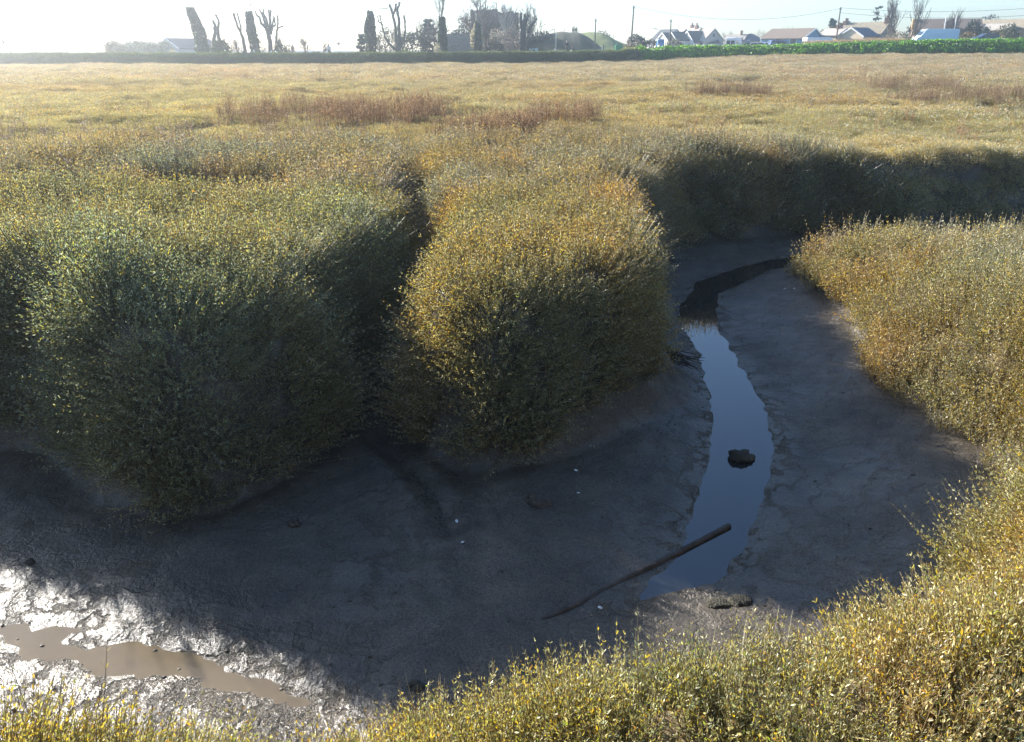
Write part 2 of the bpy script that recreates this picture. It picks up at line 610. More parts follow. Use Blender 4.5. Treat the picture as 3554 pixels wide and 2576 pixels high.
    r3.inputs['From Max'].default_value = 0.035
    r3.inputs['To Max'].default_value = 0.9
    L(r2.outputs[0], r3.inputs['Value'])
    ad2 = N('ShaderNodeMath', operation='ADD')
    L(ad.outputs[0], ad2.inputs[0])
    L(r3.outputs[0], ad2.inputs[1])
    L(ad2.outputs[0], b.inputs['Height'])
    L(b.outputs['Normal'], p.inputs['Normal'])
    L(p.outputs[0], out.inputs[0])
    return m


MUD = mud_material()
SOIL = M('marsh_soil', (0.10, 0.075, 0.04), 0.95, scale=0.7, bump=0.5, bscale=12, col2=(0.22, 0.165, 0.085))

gx = spaced(-9.0, 9.0, 0.05, -1700, 1700, 1.075)
gy = spaced(1.2, 21.0, 0.05, -60, 2600, 1.045)
GX, GY = np.meshgrid(gx, gy)
GZ, GS, GT, GG = land(GX.ravel(), GY.ravel(), True)
GZ = np.where(GY.ravel() > 500, GZ.clip(None, 3.0), GZ)
VV = np.stack([GX.ravel(), GY.ravel(), GZ], 1)
nx, ny = len(gx), len(gy)
ii = (np.arange(ny - 1)[:, None] * nx + np.arange(nx - 1)[None, :]).ravel()
FF = np.stack([ii, ii + 1, ii + nx + 1, ii + nx], 1)
lim_ = np.where((GX.ravel() > 3.4) & (GY.ravel() < 16), .22, np.where(GY.ravel() < 4, .5, .92))
mudv = (GT < lim_) & (GS < 50) | (GG < 0.55) & (GZ < -0.2)
ismud = mudv[FF].sum(1) >= 3
WET = np.zeros(len(VV))
nb_ = (GY.ravel() < 25) & (np.abs(GX.ravel()) < 14)
WET[nb_] = np.maximum(1 - ss(-.05, .28, sdf(VV[nb_, 0], VV[nb_, 1], WATER) + .12 * fbm(VV[nb_, 0] * 2, VV[nb_, 1] * 2, 35, 3)), 1 - ss(.1, .9, sdf(VV[nb_, 0], VV[nb_, 1], PUDDLE)))


def sub_mesh(name, V, F, mat, wet=None):
    used = np.unique(F)
    remap = np.full(len(V), -1)
    remap[used] = np.arange(len(used))
    o = bpy.data.objects.new(name, mesh_from(name, V[used], remap[F], mat, True, None if wet is None else {'wet': ('FLOAT', wet[used])}))
    return link(o)


tag(sub_mesh('ground', VV, FF[~ismud], SOIL), 'flat salt marsh ground reaching to the embankment', None, None, 'structure')
tag(sub_mesh('creek_mud', VV, FF[ismud], MUD, WET), 'wet grey mud of the tidal creek bed and its banks', None, None, 'structure')


def water_material(name, col, rough, bscale, bstr, ior=1.33):
    m = bpy.data.materials.new(name)
    nt, out, N = NT(m)
    L = nt.links.new
    p = N('ShaderNodeBsdfPrincipled')
    p.inputs['Base Color'].default_value = (*col, 1)
    p.inputs['Roughness'].default_value = rough
    p.inputs['IOR'].default_value = ior
    tc = N('ShaderNodeTexCoord')
    n = N('ShaderNodeTexNoise')
    n.inputs['Scale'].default_value = bscale
    n.inputs['Detail'].default_value = 3
    L(tc.outputs['Object'], n.inputs['Vector'])
    n2 = N('ShaderNodeTexNoise')
    n2.inputs['Scale'].default_value = 2.3
    n2.inputs['Detail'].default_value = 5
    L(tc.outputs['Object'], n2.inputs['Vector'])
    mx = N('ShaderNodeMix', data_type='RGBA')
    mx.inputs[6].default_value = (*[c * 0.75 for c in col], 1)
    mx.inputs[7].default_value = (*[c * 1.25 for c in col], 1)
    L(n2.outputs['Fac'], mx.inputs[0])
    L(mx.outputs[2], p.inputs['Base Color'])
    b = N('ShaderNodeBump')
    b.inputs['Strength'].default_value = bstr
    b.inputs['Distance'].default_value = 0.004
    L(n.outputs['Fac'], b.inputs['Height'])
    L(b.outputs['Normal'], p.inputs['Normal'])
    L(p.outputs[0], out.inputs[0])
    return m


def flat_sheet(name, pts, z, mat, grow):
    c = np.array(pts)
    V = [(x, y, z) for x, y in pts]
    bm = bmesh.new()
    vs = [bm.verts.new(v) for v in V]
    bm.faces.new(vs)
    bmesh.ops.triangulate(bm, faces=bm.faces[:])
    bmesh.ops.recalc_face_normals(bm, faces=bm.faces[:])
    if bm.faces[:][0].normal.z < 0:
        bmesh.ops.reverse_faces(bm, faces=bm.faces[:])
    me = bpy.data.meshes.new(name)
    bm.to_mesh(me)
    bm.free()
    me.materials.append(mat)
    return link(bpy.data.objects.new(name, me))


def offset(pts, d):
    out = []
    n = len(pts)
    area = sum(pts[i][0] * pts[(i + 1) % n][1] - pts[(i + 1) % n][0] * pts[i][1] for i in range(n))
    sg = 1 if area > 0 else -1
    for i in range(n):
        a, b = Vector(pts[i - 1]), Vector(pts[(i + 1) % n])
        t = (b - a).normalized()
        out.append((pts[i][0] + sg * t.y * d, pts[i][1] - sg * t.x * d))
    return out


WATER_M = water_material('creek_water', (0.022, 0.023, 0.024), 0.02, 9, 0.10, 1.7)
PUDDLE_M = water_material('puddle_water', (0.150, 0.118, 0.078), 0.05, 22, 0.15)
tag(flat_sheet('water', offset(WATER, 0.4), WATER_Z, WATER_M, 0), 'narrow blue water channel winding along the creek bed', None, None, 'structure')
tag(flat_sheet('puddle', offset(PUDDLE, 0.24), -1.672, PUDDLE_M, 0), 'shallow brown puddle in the sunlit mud', None, None, 'structure')

# ------------------------------------------------------------------ marsh plants
LEAF = leaf_mat('purslane_leaf', 0.42, 0.05, 0.42, silver=0.3)
DRYLEAF = leaf_mat('dry_stem', 0.25, 0.03, 0.6)


def pick(pal, n):
    cols = np.array([p[1] for p in pal])
    w = np.array([p[0] for p in pal], dtype=float)
    return cols[RNG.choice(len(pal), n, p=w / w.sum())]


PURS = [(34, (0.36, 0.325, 0.16)), (24, (0.31, 0.315, 0.215)), (20, (0.45, 0.36, 0.12)), (7, (0.52, 0.37, 0.09)), (7, (0.54, 0.48, 0.34)), (3, (0.46, 0.25, 0.07)), (6, (0.24, 0.29, 0.09))]


def stems_to_mesh(stems, k=3):
    mb = MB()
    for pts, r in stems:
        mb.tube(pts, r, k, cap=False)
    return (np.concatenate(mb.v), np.array(mb.f[4])) if mb.n else (np.zeros((0, 3)), np.zeros((0, 4), int))


def proto(name, parts, mat):
    """parts: list of (V, F, Col (n,3) per vertex) -> a mesh object kept off the scene, copied by the plant beds"""
    Vs, Fs, Cs, n = [], [], [], 0
    for V, F, Cc in parts:
        Vs.append(V)
        Fs.append(F + n)
        Cs.append(Cc)
        n += len(V)
    C4 = np.concatenate(Cs)
    C4 = np.concatenate([C4, np.ones((len(C4), 1))], 1)
    me = mesh_from(name, np.concatenate(Vs), np.concatenate(Fs), mat, False, {'Col': ('FLOAT_COLOR', C4)})
    return bpy.data.objects.new(name, me)


def purslane(name, ns=22, ll=0.0245, h=(0.16, 0.32), spread=0.075, npair=8, hexa=True, bare=0.0):
    stems, P, D, Ls = [], [], [], []
    for _ in range(ns):
        a = RNG.uniform(0, 2 * math.pi)
        rr = spread * math.sqrt(RNG.uniform())
        base = np.array([rr * math.cos(a), rr * math.sin(a), -0.05])
        tilt = RNG.uniform(0.05, 0.75)
        az = a + RNG.normal() * 0.8
        d0 = np.array([math.sin(tilt) * math.cos(az), math.sin(tilt) * math.sin(az), math.cos(tilt)])
        hh = RNG.uniform(*h)
        pts = [base + d0 * hh * t + np.array([0, 0, 0.35 * hh * t * t]) + RNG.normal(size=3) * 0.006 * t for t in (0, .35, .7, 1.0)]
        stems.append((pts, [0.0022, 0.002, 0.0016, 0.001]))
        pts = np.array(pts)
        for k in range(npair):
            t = 0.25 + 0.75 * (k + RNG.uniform(0, .5)) / npair
            if RNG.uniform() < bare:
                continue
            q = t * 3
            i = min(int(q), 2)
            p = pts[i] + (pts[i + 1] - pts[i]) * (q - i)
            ax = unit(pts[i + 1] - pts[i])
            ph = RNG.uniform(0, 2 * math.pi)
            s = unit(np.cross(ax, np.array([math.cos(ph), math.sin(ph), 0.3])))
            for sg in (1, -1):
                out = s * sg
                d = out * RNG.uniform(.5, 1.0) + ax * RNG.uniform(.6, 1.3) + RNG.normal(size=3) * .18
                P.append(p)
                D.append(d)
                Ls.append(ll * RNG.uniform(.6, 1.25) * (1.0 - 0.35 * max(0, t - .8) / .2))
    P, D, Ls = np.array(P), np.array(D), np.array(Ls)
    V, F, k = leaves(P, D, Ls, Ls * RNG.uniform(.115, .165, len(Ls)), hexa)
    col = np.repeat(pick(PURS, len(P)) * RNG.uniform(.8, 1.2, (len(P), 1)), k, 0)
    sv, sf = stems_to_mesh(stems)
    return proto(name, [(V, F, col), (sv, sf, np.tile([[0.20, 0.15, 0.09]], (len(sv), 1)))], LEAF)


def tuft_far(name, n=300, r=0.45, h=0.3, ll=0.055):
    """a wide low cushion, for the marsh farther off"""
    rr = r * np.sqrt(RNG.uniform(size=n))
    a = RNG.uniform(0, 2 * math.pi, n)
    top = h * (1 - 0.6 * (rr / r) ** 2) * RNG.uniform(.45, 1.0, n)
    P = np.stack([rr * np.cos(a), rr * np.sin(a), top - .05], 1)
    D = np.stack([np.cos(a) * .5, np.sin(a) * .5, np.full(n, .9)], 1) + RNG.normal(size=(n, 3)) * .45
    Ls = ll * RNG.uniform(.6, 1.3, n)
    V, F, k = leaves(P, D, Ls, Ls * .17, False)
    col = np.repeat(pick(PURS, n) * RNG.uniform(.8, 1.2, (n, 1)), k, 0)
    return proto(name, [(V, F, col)], LEAF)


RED = [(4, (0.27, 0.17, 0.10)), (4, (0.36, 0.25, 0.15)), (3, (0.46, 0.36, 0.24)), (1, (0.14, 0.085, 0.06))]


def dead_clump(name, ns=9, h=(0.45, 0.85), spread=0.22, white=0.25):
    stems, P, D, Ls, Cc = [], [], [], [], []
    for _ in range(ns):
        a = RNG.uniform(0, 2 * math.pi)
        rr = spread * math.sqrt(RNG.uniform())
        b = np.array([rr * math.cos(a), rr * math.sin(a), -.05])
        hh = RNG.uniform(*h)
        lean = RNG.normal(size=2) * .12
        pts = np.array([b + np.array([lean[0] * hh * t, lean[1] * hh * t, hh * t]) + RNG.normal(size=3) * .008 for t in (0, .35, .7, 1)])
        stems.append((pts, [0.005, 0.0042, 0.003, 0.002]))
        for k in range(7):
            t = RNG.uniform(.35, 1)
            i = min(int(t * 3), 2)
            p = pts[i] + (pts[i + 1] - pts[i]) * (t * 3 - i)
            az = RNG.uniform(0, 2 * math.pi)
            e = p + np.array([math.cos(az) * .07, math.sin(az) * .07, .10]) * RNG.uniform(.5, 1.3)
            stems.append(([p, (p + e) / 2 + RNG.normal(size=3) * .006, e], [.0022, .0018, .0012]))
            for q in range(5):
                f = RNG.uniform(.3, 1.05)
                P.append(p + (e - p) * f)
                D.append(RNG.normal(size=3) + np.array([0, 0, .5]))
                if RNG.uniform() < white:
                    Ls.append(RNG.uniform(.012, .024))
                    Cc.append(np.array([0.55, 0.48, 0.42]) * RNG.uniform(.7, 1.2))
                else:
                    Ls.append(RNG.uniform(.014, .032))
                    Cc.append(pick(RED, 1)[0] * RNG.uniform(.8, 1.3))
    Ls = np.array(Ls)
    V, F, k = leaves(np.array(P), np.array(D), Ls, Ls * .33, False)
    sv, sf = stems_to_mesh(stems)
    return proto(name, [(V, F, np.repeat(np.array(Cc), k, 0)), (sv, sf, np.tile([[0.20, 0.115, 0.075]], (len(sv), 1)))], DRYLEAF)


def grass_clump(name, n=60, h=(.15, .4), spread=.12, pal=((3, (.36, .29, .17)), (2, (.27, .21, .13)), (1, (.44, .38, .26))), lay=.8, w=.004, mat=None, wind=(0.5, -0.2)):
    a = RNG.uniform(0, 2 * math.pi, n)
    rr = spread * np.sqrt(RNG.uniform(size=n))
    P = np.stack([rr * np.cos(a), rr * np.sin(a), np.full(n, -.03)], 1)
    L = RNG.uniform(*h, n)
    d = np.stack([np.cos(a) * .35 + wind[0] * lay, np.sin(a) * .35 + wind[1] * lay, np.full(n, .9)], 1) + RNG.normal(size=(n, 3)) * .25
    d = unit(d)
    S = unit(np.cross(d, RNG.normal(size=(n, 3))))
    M1 = P + d * (L * .5)[:, None]
    d2 = unit(d + np.array([wind[0], wind[1], -.5]) * lay + RNG.normal(size=(n, 3)) * .2)
    T = M1 + d2 * (L * .5)[:, None]
    V = np.stack([P - S * w, P + S * w, M1 + S * w * .8, M1 - S * w * .8, T + S * w * .15, T - S * w * .15], 1).reshape(-1, 3)
    b = np.arange(n)[:, None] * 6
    F = np.concatenate([b + np.array([[0, 1, 2, 3]]), b + np.array([[3, 2, 4, 5]])])
    col = np.repeat(pick(list(pal), n) * RNG.uniform(.75, 1.25, (n, 1)), 6, 0)
    return proto(name, [(V, F, col)], mat or DRYLEAF)


GREENLEAF = leaf_mat('green_leaf', 0.5, 0.06, 0.4)


def green_clump(name, n=130, r=.55, h=.55, ll=.16, pal=((4, (.085, .18, .035)), (3, (.13, .26, .05)), (2, (.045, .10, .035)), (1, (.22, .32, .09)))):
    a = RNG.uniform(0, 2 * math.pi, n)
    u = RNG.uniform(0, 1, n)
    rr = r * np.sqrt(u)
    z = h * np.sqrt(np.clip(1 - u * .85, 0, 1)) * RNG.uniform(.55, 1.05, n)
    P = np.stack([rr * np.cos(a), rr * np.sin(a), z - .05], 1)
    D = np.stack([np.cos(a), np.sin(a), np.full(n, .25)], 1) + RNG.normal(size=(n, 3)) * .5
    Ls = ll * RNG.uniform(.6, 1.3, n)
    V, F, k = leaves(P, D, Ls, Ls * .36, True, -.2)
    col = np.repeat(pick(list(pal), n) * RNG.uniform(.75, 1.3, (n, 1)), k, 0)
    return proto(name, [(V, F, col)], GREENLEAF)


def bed(name, label, cat, protos, pts, rot, scl, tint, kind='stuff', idx=None):
    """one object: plants set out over the ground from a few grown examples"""
    n = len(pts)
    idx = RNG.integers(0, len(protos), n) if idx is None else idx
    t4 = np.concatenate([tint, np.ones((n, 1))], 1)
    me = mesh_from(name, pts, [], None, False, {'rot': ('FLOAT_VECTOR', rot), 'scl': ('FLOAT_VECTOR', scl), 'idx': ('INT', idx), 'tint': ('FLOAT_COLOR', t4)})
    for p in protos[:1]:
        me.materials.append(p.data.materials[0])
    o = link(bpy.data.objects.new(name, me))
    tag(o, label, cat, None, kind)
    ng = bpy.data.node_groups.new(name + '_plants', 'GeometryNodeTree')
    ng.interface.new_socket('Geometry', in_out='INPUT', socket_type='NodeSocketGeometry')
    ng.interface.new_socket('Geometry', in_out='OUTPUT', socket_type='NodeSocketGeometry')
    N = ng.nodes.new
    gi, go = N('NodeGroupInput'), N('NodeGroupOutput')
    iop = N('GeometryNodeInstanceOnPoints')
    jn = N('GeometryNodeJoinGeometry')
    for p in reversed(protos):
        oi = N('GeometryNodeObjectInfo')
        oi.inputs['Object'].default_value = p
        oi.inputs['As Instance'].default_value = False
        g2 = N('GeometryNodeGeometryToInstance')
        ng.links.new(oi.outputs['Geometry'], g2.inputs[0])
        ng.links.new(g2.outputs[0], jn.inputs[0])
    ng.links.new(gi.outputs[0], iop.inputs['Points'])
    ng.links.new(jn.outputs[0], iop.inputs['Instance'])
    iop.inputs['Pick Instance'].default_value = True
    for an, dt, sock in (('idx', 'INT', 'Instance Index'), ('rot', 'FLOAT_VECTOR', 'Rotation'), ('scl', 'FLOAT_VECTOR', 'Scale')):
        na = N('GeometryNodeInputNamedAttribute')
        na.data_type = dt
        na.inputs['Name'].default_value = an
        ng.links.new(na.outputs['Attribute'], iop.inputs[sock])
    ng.links.new(iop.outputs[0], go.inputs[0])
    md = o.modifiers.new('plants', 'NODES')
    md.node_group = ng
    return o


def orient(nrm, lean, k=0.6):
    """euler angles that point local Z along a mix of up and the ground normal, with a random spin"""
    n = len(nrm)
    z = unit(np.array([0, 0, 1.0]) * (1 - k) + nrm * k + RNG.normal(size=(n, 3)) * lean)
    ph = RNG.uniform(0, 2 * math.pi, n)
    # rotation Rz(c) Ry(b) Rz(a): first spin a, then tip b towards azimuth c
    b = np.arccos(np.clip(z[:, 2], -1, 1))
    c = np.arctan2(z[:, 1], z[:, 0])
    ca, sa, cb, sb, cc, sc = np.cos(ph), np.sin(ph), np.cos(b), np.sin(b), np.cos(c), np.sin(c)
    r00 = cc * cb * ca - sc * sa
    r10 = sc * cb * ca + cc * sa
    r20 = -sb * ca
    r21 = sb * sa
    r22 = cb
    ey = np.arcsin(np.clip(-r20, -1, 1))
    return np.stack([np.arctan2(r21, r22), ey, np.arctan2(r10, r00)], 1)


def scatter(x0, x1, y0, y1, rho):
    n = RNG.poisson(rho * (x1 - x0) * (y1 - y0))
    return RNG.uniform(x0, x1, n), RNG.uniform(y0, y1, n)


def lay(x, y):
    z, s, t, gd = land(x, y, True)
    e = 0.04
    zx, zy = land(x + e, y), land(x, y + e)
    nrm = unit(np.stack([-(zx - z) / e, -(zy - z) / e, np.ones_like(z)], 1))
    return z, s, t, gd, nrm


NEARP = [purslane('p%d' % i) for i in range(7)] + [purslane('q%d' % i, ns=12, bare=.45, h=(.2, .36)) for i in range(2)]
FARP = [tuft_far('f%d' % i) for i in range(5)]
HANG = [purslane('h%d' % i, ns=9, npair=10, h=(.3, .5), spread=.05, bare=.25) for i in range(3)]
DEADP = [dead_clump('d%d' % i) for i in range(4)]
DEADW = [dead_clump('w%d' % i, ns=5, h=(.35, .7), white=.6) for i in range(4)]
GRASSP = [grass_clump('g%d' % i) for i in range(3)]


def region_of(x, y):
    gxx = np.interp(y, [p[1] for p in GULLY], [p[0] for p in GULLY])
    r = np.full(x.shape, 4)                                   # 4 far marsh
    r[(y < 12.6) & (x < gxx)] = 1                             # left bank
    r[(y < 12.6) & (x >= gxx) & (x < 3.0)] = 2                # tongue
    r[(x >= 3.0) & (y < 16.6)] = 3                            # right bank
    r[(y < 4.9) & (x < 3.3)] = 0                              # front bank
    r[(y < 5.2) & (x >= 3.3)] = 0
    return r


def frustum(x, y, m=2.0):
    return (x < 0.80 * np.maximum(y, 0) + m) & (x > -(0.80 * np.maximum(y, 0) + m + 3.5 * (y < 14)))


TINTS = {0: (1.12, 1.13, 0.76), 1: (0.94, 0.99, 0.88), 2: (1.12, 1.0, 0.72), 3: (1.07, 1.04, 0.86), 4: (1.0, 0.98, 1.05)}


def tint_for(x, y, r):
    base = np.array([TINTS[k] for k in range(5)])[r]
    n1 = fbm(x / 1.7, y / 1.7, 101, 3)[:, None]
    n2 = fbm(x / 0.8, y / 0.8, 111, 3)[:, None]
    gold = np.array([[1.10, 1.0, 0.74]])
    grey = np.array([[0.86, 0.97, 1.06]])
    pink = np.array([[1.05, 0.90, 0.84]])
    c = base * np.where(n1 > 0, 1 + (gold - 1) * np.clip(n1 * 2.2, 0, 1), 1 + (grey - 1) * np.clip(-n1 * 2.2, 0, 1))
    c = c * (1 + (pink - 1) * np.clip((n2 - .15) * 3, 0, 1))
    return c * (1 + 0.22 * n2) * RNG.uniform(.82, 1.18, (len(x), 1))


# near plants, leaf by leaf
x, y = scatter(-16, 16, 1.0, 20, 640)
m = frustum(x, y, 1.6) & (np.hypot(x, y) < 20)
x, y = x[m], y[m]
z, s, t, gd, nrm = lay(x, y)
reg = region_of(x, y)
D = np.hypot(x, y)
dens = np.interp(D, [2, 4, 8, 13, 18], [128, 100, 66, 42, 32])
wob = 0.22 * fbm(x * 1.1, y * 1.1, 131, 3)
low = np.select([reg == 0, reg == 1, reg == 2, reg == 3], [0.28, 0.16, 0.40, 0.12], 0.12) + wob * np.where(reg == 3, .45, 1)
low = np.where((reg == 2) & (x > 1.0) & (y > 7.4), low + .14, low)
low = np.where((reg == 0) & (x > 2.6), .08, low)
low = np.where((reg == 1) & (x > -3.4) & (x < -1.9), 0.02 + 0.5 * wob, low)           # the spur that reaches the mud
low = np.where((reg == 2) & (x < 0.4), 0.12, low)
low = np.where((reg == 2) & (x > 0.4) & (y < 8.6), 0.38 + wob, low)
ok = ((t > low) | ((reg == 2) & (t > .2) & (x > .2) & (RNG.uniform(size=len(x)) < .08))) & (z > -1.58) | (reg == 3) & (s > -.16) & (y < 9.8) & (y > 5.4)
gul = (gd < 0.24) & (z < -0.25) & (y > 8.0)
ok &= ~gul
hol = sdf(x, y, HOLLOW)
ok &= ~((hol < -0.02) & (RNG.uniform(size=len(x)) < 0.97))
slope = 1 / np.clip(nrm[:, 2], .15, 1)
ok &= RNG.uniform(size=len(x)) < dens * slope / 640 * np.clip(1.0 + 1.1 * fbm(x / .6, y / .6, 145, 3), .35, 1.5)
x, y, z, nrm, reg, D, t, gd = [q[ok] for q in (x, y, z, nrm, reg, D, t, gd)]
grow = np.interp(D, [2, 5, 10, 18], [0.80, .95, 1.2, 1.5])
sc1 = grow * RNG.uniform(.78, 1.2, len(x)) * (1 + .30 * fbm(x / .42, y / .42, 141, 3))
SCL = np.stack([sc1, sc1, sc1 * np.where(t < .6, 1.0, RNG.uniform(.85, 1.2, len(x)))], 1)
ROT = orient(nrm, .14, .62)
TNT = tint_for(x, y, reg)
PTS = np.stack([x, y, z], 1)
NAMES = [('sea_purslane', 'yellow green purslane scrub on the bank in front of the viewer'),
         ('sea_purslane', 'grey green purslane covering the mound left of the small gully'),
         ('sea_purslane', 'golden purslane on the tongue of marsh between gully and creek'),
         ('sea_purslane', 'golden leaved purslane on the low bank right of the water'),
         ('sea_purslane', 'dark shaded purslane hanging over the far bank of the creek')]
for k in range(5):
    q = reg == k
    m_ = int(q.sum())
    u_ = RNG.uniform(size=m_)
    ix = RNG.integers(0, 9, m_)
    ix = np.where((t[q] < .55) & (u_ < .35), 9 + RNG.integers(0, 3, m_), ix)
    ix = np.where((t[q] > .6) & (u_ > .985), 12 + RNG.integers(0, 3, m_), ix)
    bed(NAMES[k][0], NAMES[k][1], 'plants', NEARP + HANG + GRASSP, PTS[q], ROT[q], SCL[q], TNT[q], idx=ix)

# farther marsh
allp = []
for (d0, d1, rho, gs) in ((14.5, 30, 78, .72), (30, 62, 9, 1.15), (62, 150, 2.6, 2.1)):
    x, y = scatter(-d1 * .8 - 3, d1 * .8 + 3, 8, d1 + 2, rho)
    D = np.hypot(x, y)
    m = frustum(x, y, 3) & (D >= d0) & (D < d1) & (y < 136)
    x, y, D = x[m], y[m], D[m]
    z, s, t, gd, nrm = lay(x, y)
    ok = (t > .14) & ~((gd < .2) & (z < -.35)) & (sdf(x, y, HOLLOW) > .3)
    ok &= (region_of(x, y) != 3) | (y > 12)
    if d0 < 15:
        ok &= RNG.uniform(size=len(x)) < np.minimum(1 / np.clip(nrm[:, 2], .33, 1), 3) / 3
    x, y, z, nrm, D = [q[ok] for q in (x, y, z, nrm, D)]
    sc1 = gs * RNG.uniform(.75, 1.25, len(x))
    hz = np.interp(gs, [.7, 2.1], [.8, 1.5]) * RNG.uniform(.6, 1.35, len(x))
    allp.append((np.stack([x, y, z], 1), orient(nrm, .08, .4), np.stack([sc1, sc1, hz], 1), x, y))
x = np.concatenate([a[3] for a in allp])
y = np.concatenate([a[4] for a in allp])
big = fbm(x / 14, y / 5, 151, 3)[:, None]
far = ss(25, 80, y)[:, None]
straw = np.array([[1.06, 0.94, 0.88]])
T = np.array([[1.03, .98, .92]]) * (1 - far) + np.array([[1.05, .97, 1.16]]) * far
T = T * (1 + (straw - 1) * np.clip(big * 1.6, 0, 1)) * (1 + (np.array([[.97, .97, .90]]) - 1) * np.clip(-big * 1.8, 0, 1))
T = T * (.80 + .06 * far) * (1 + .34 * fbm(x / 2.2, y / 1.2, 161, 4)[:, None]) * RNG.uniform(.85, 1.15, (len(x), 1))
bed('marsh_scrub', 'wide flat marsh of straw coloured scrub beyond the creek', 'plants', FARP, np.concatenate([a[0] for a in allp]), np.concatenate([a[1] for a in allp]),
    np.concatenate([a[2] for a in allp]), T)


def patch(name, label, cat, protos, poly, rho, tint=(1, 1, 1), sc=(.8, 1.2), k=.1, soft=.6, kind='stuff', lean=.05):
    P = np.array(poly)
    x, y = scatter(P[:, 0].min() - soft, P[:, 0].max() + soft, P[:, 1].min() - soft, P[:, 1].max() + soft, rho)
    d = sdf(x, y, poly) + soft * fbm(x / 1.5, y / 1.5, 171, 3)
    m = RNG.uniform(size=len(x)) < ss(soft, -soft, d) if False else RNG.uniform(size=len(x)) < 1 - ss(-soft, soft, d)
    x, y = x[m], y[m]
    z, s, t, gd, nrm = lay(x, y)
    m = (t > .8) | (s > 50)
    x, y, z, nrm = x[m], y[m], z[m], nrm[m]
    n = len(x)
    s1 = RNG.uniform(*sc, n)
    return bed(name, label, cat, protos, np.stack([x, y, z], 1), orient(nrm, lean, k), np.stack([s1, s1, s1 * RNG.uniform(.8, 1.15, n)], 1),
               np.array([tint]) * RNG.uniform(.75, 1.25, (n, 1)))

# ------------------------------------------------------------------ stands of dead stems, dead grass
TALL = [((-5.4, 22.6), (-3.6, 25.5), (-2.3, 31.5), (-4.0, 33.5), (-6.2, 28)), ((-1.35, 20.9), (-0.2, 20.6), (0.4, 22.0), (0.0, 23.4), (-1.2, 22.6)),
        ((0.2, 23.2), (2.3, 24.4), (2.9, 27.0), (0.9, 26.6)), ((-9.5, 24.5), (-5.6, 24), (-5.4, 31), (-9.0, 33)), ((8.8, 38), (11.6, 37.6), (12.4, 41), (9.4, 41.5)), ((15.5, 32), (24, 34), (25, 37), (17, 36.5)),
        ((20, 46), (26, 46), (27, 52), (21, 52))]
TLAB = ['long stand of reddish dead stems beyond the head of the gully', 'small dark red stand of dead stems right of the gully head',
        'brown stand of dead stems behind the small dark red stand', 'pale hazy stand of dead stems with white seed heads on the left',
        'small brown stand of dead stems alone in the right half of the marsh', 'long low dark stand of dead stems on the right of the marsh', 'farthest reddish stand of dead stems on the right']
for i, poly in enumerate(TALL):
    patch('dead_stems', TLAB[i], 'dead plants', DEADP if i not in (3,) else DEADP + DEADW, poly, (7, 13, 9, 3.5, 6, 4, 2.5)[i], (1.08, 1.0, .84) if i < 4 else (.92, .92, .84), (.8, 1.15), soft=.8)
patch('dead_stems', 'loose scatter of dead stems with pale seed heads on the left marsh', 'dead plants', DEADW, [(-13, 16), (-4.6, 15.6), (-4.2, 20), (-7, 24), (-16, 23)], 1.5, (1, 1, 1), (.7, 1.0), soft=1.0)
patch('dead_grass', 'flattened grey brown dead grass in the hollow of the left mound', 'grass', GRASSP, HOLLOW, 85, (.72, .66, .66), (.7, 1.1), soft=.3, lean=.2)
x, y = scatter(-60, 90, 20, 128, 0.30)
m = frustum(x, y, 2) & (vnoise(x / 7, y / 5, 201) > .56)
x, y = x[m], y[m]
z = land(x, y)
n = len(x)
s1 = RNG.uniform(.45, .9, n)
bed('dry_stalks', 'thin dry stalks dotted over the wide marsh', 'dead plants', DEADP + DEADW, np.stack([x, y, z], 1), orient(np.tile([[0, 0, 1.0]], (n, 1)), .1, .5), np.stack([s1, s1, s1], 1), np.tile([[1.3, 1.15, 1.0]], (n, 1)))


def one_dead(name, label, cat, x, y, h, kind, group=None, dz=0.0):
    """a single dead stalk with its own branches, standing in the scrub"""
    z = float(land(np.array([x]), np.array([y]))[0]) + dz
    root = thing(name, label, cat, (x, y, z), 0, group)
    st = MB()
    P, D, L, C = [], [], [], []
    lean = RNG.normal(size=2) * .22
    pts = np.array([[lean[0] * h * t * t, lean[1] * h * t * t, h * t] for t in np.linspace(0, 1, 6)]) + RNG.normal(size=(6, 3)) * .006
    st.tube(pts, np.linspace(.0045, .002, 6), 5)
    for k in range(9 if kind == 'seed' else 6):
        t = RNG.uniform(.45, 1)
        i = min(int(t * 5), 4)
        p = pts[i] + (pts[i + 1] - pts[i]) * (t * 5 - i)
        a = RNG.uniform(0, 6.3)
        e = p + np.array([math.cos(a) * .6, math.sin(a) * .6, .8]) * h * RNG.uniform(.12, .26)
        st.tube([p, (p + e) / 2 + RNG.normal(size=3) * .008, e], [.0026, .002, .0014], 4)
        for q in range(8):
            P.append(p + (e - p) * RNG.uniform(.35, 1.05))
            D.append(RNG.normal(size=3) + np.array([0, 0, .4]))
            L.append(RNG.uniform(.012, .024) if kind == 'seed' else RNG.uniform(.012, .026))
            C.append((np.array([.62, .56, .5]) if RNG.uniform() < .6 else np.array([.3, .2, .12])) if kind == 'seed' else np.array([.42, .33, .16]) * RNG.uniform(.7, 1.2))
    st.build('stem', STALK, root, True)
    V, F, k = leaves(np.array(P), np.array(D), np.array(L), np.array(L) * .36, True)
    c4 = np.concatenate([np.repeat(np.array(C), k, 0), np.ones((len(V), 1))], 1)
    link(bpy.data.objects.new('crown', mesh_from('seeds', V, F, DRYLEAF1, False, {'Col': ('FLOAT_COLOR', c4)})), root)  # the seed heads and leaf scraps of this one stalk
    return root


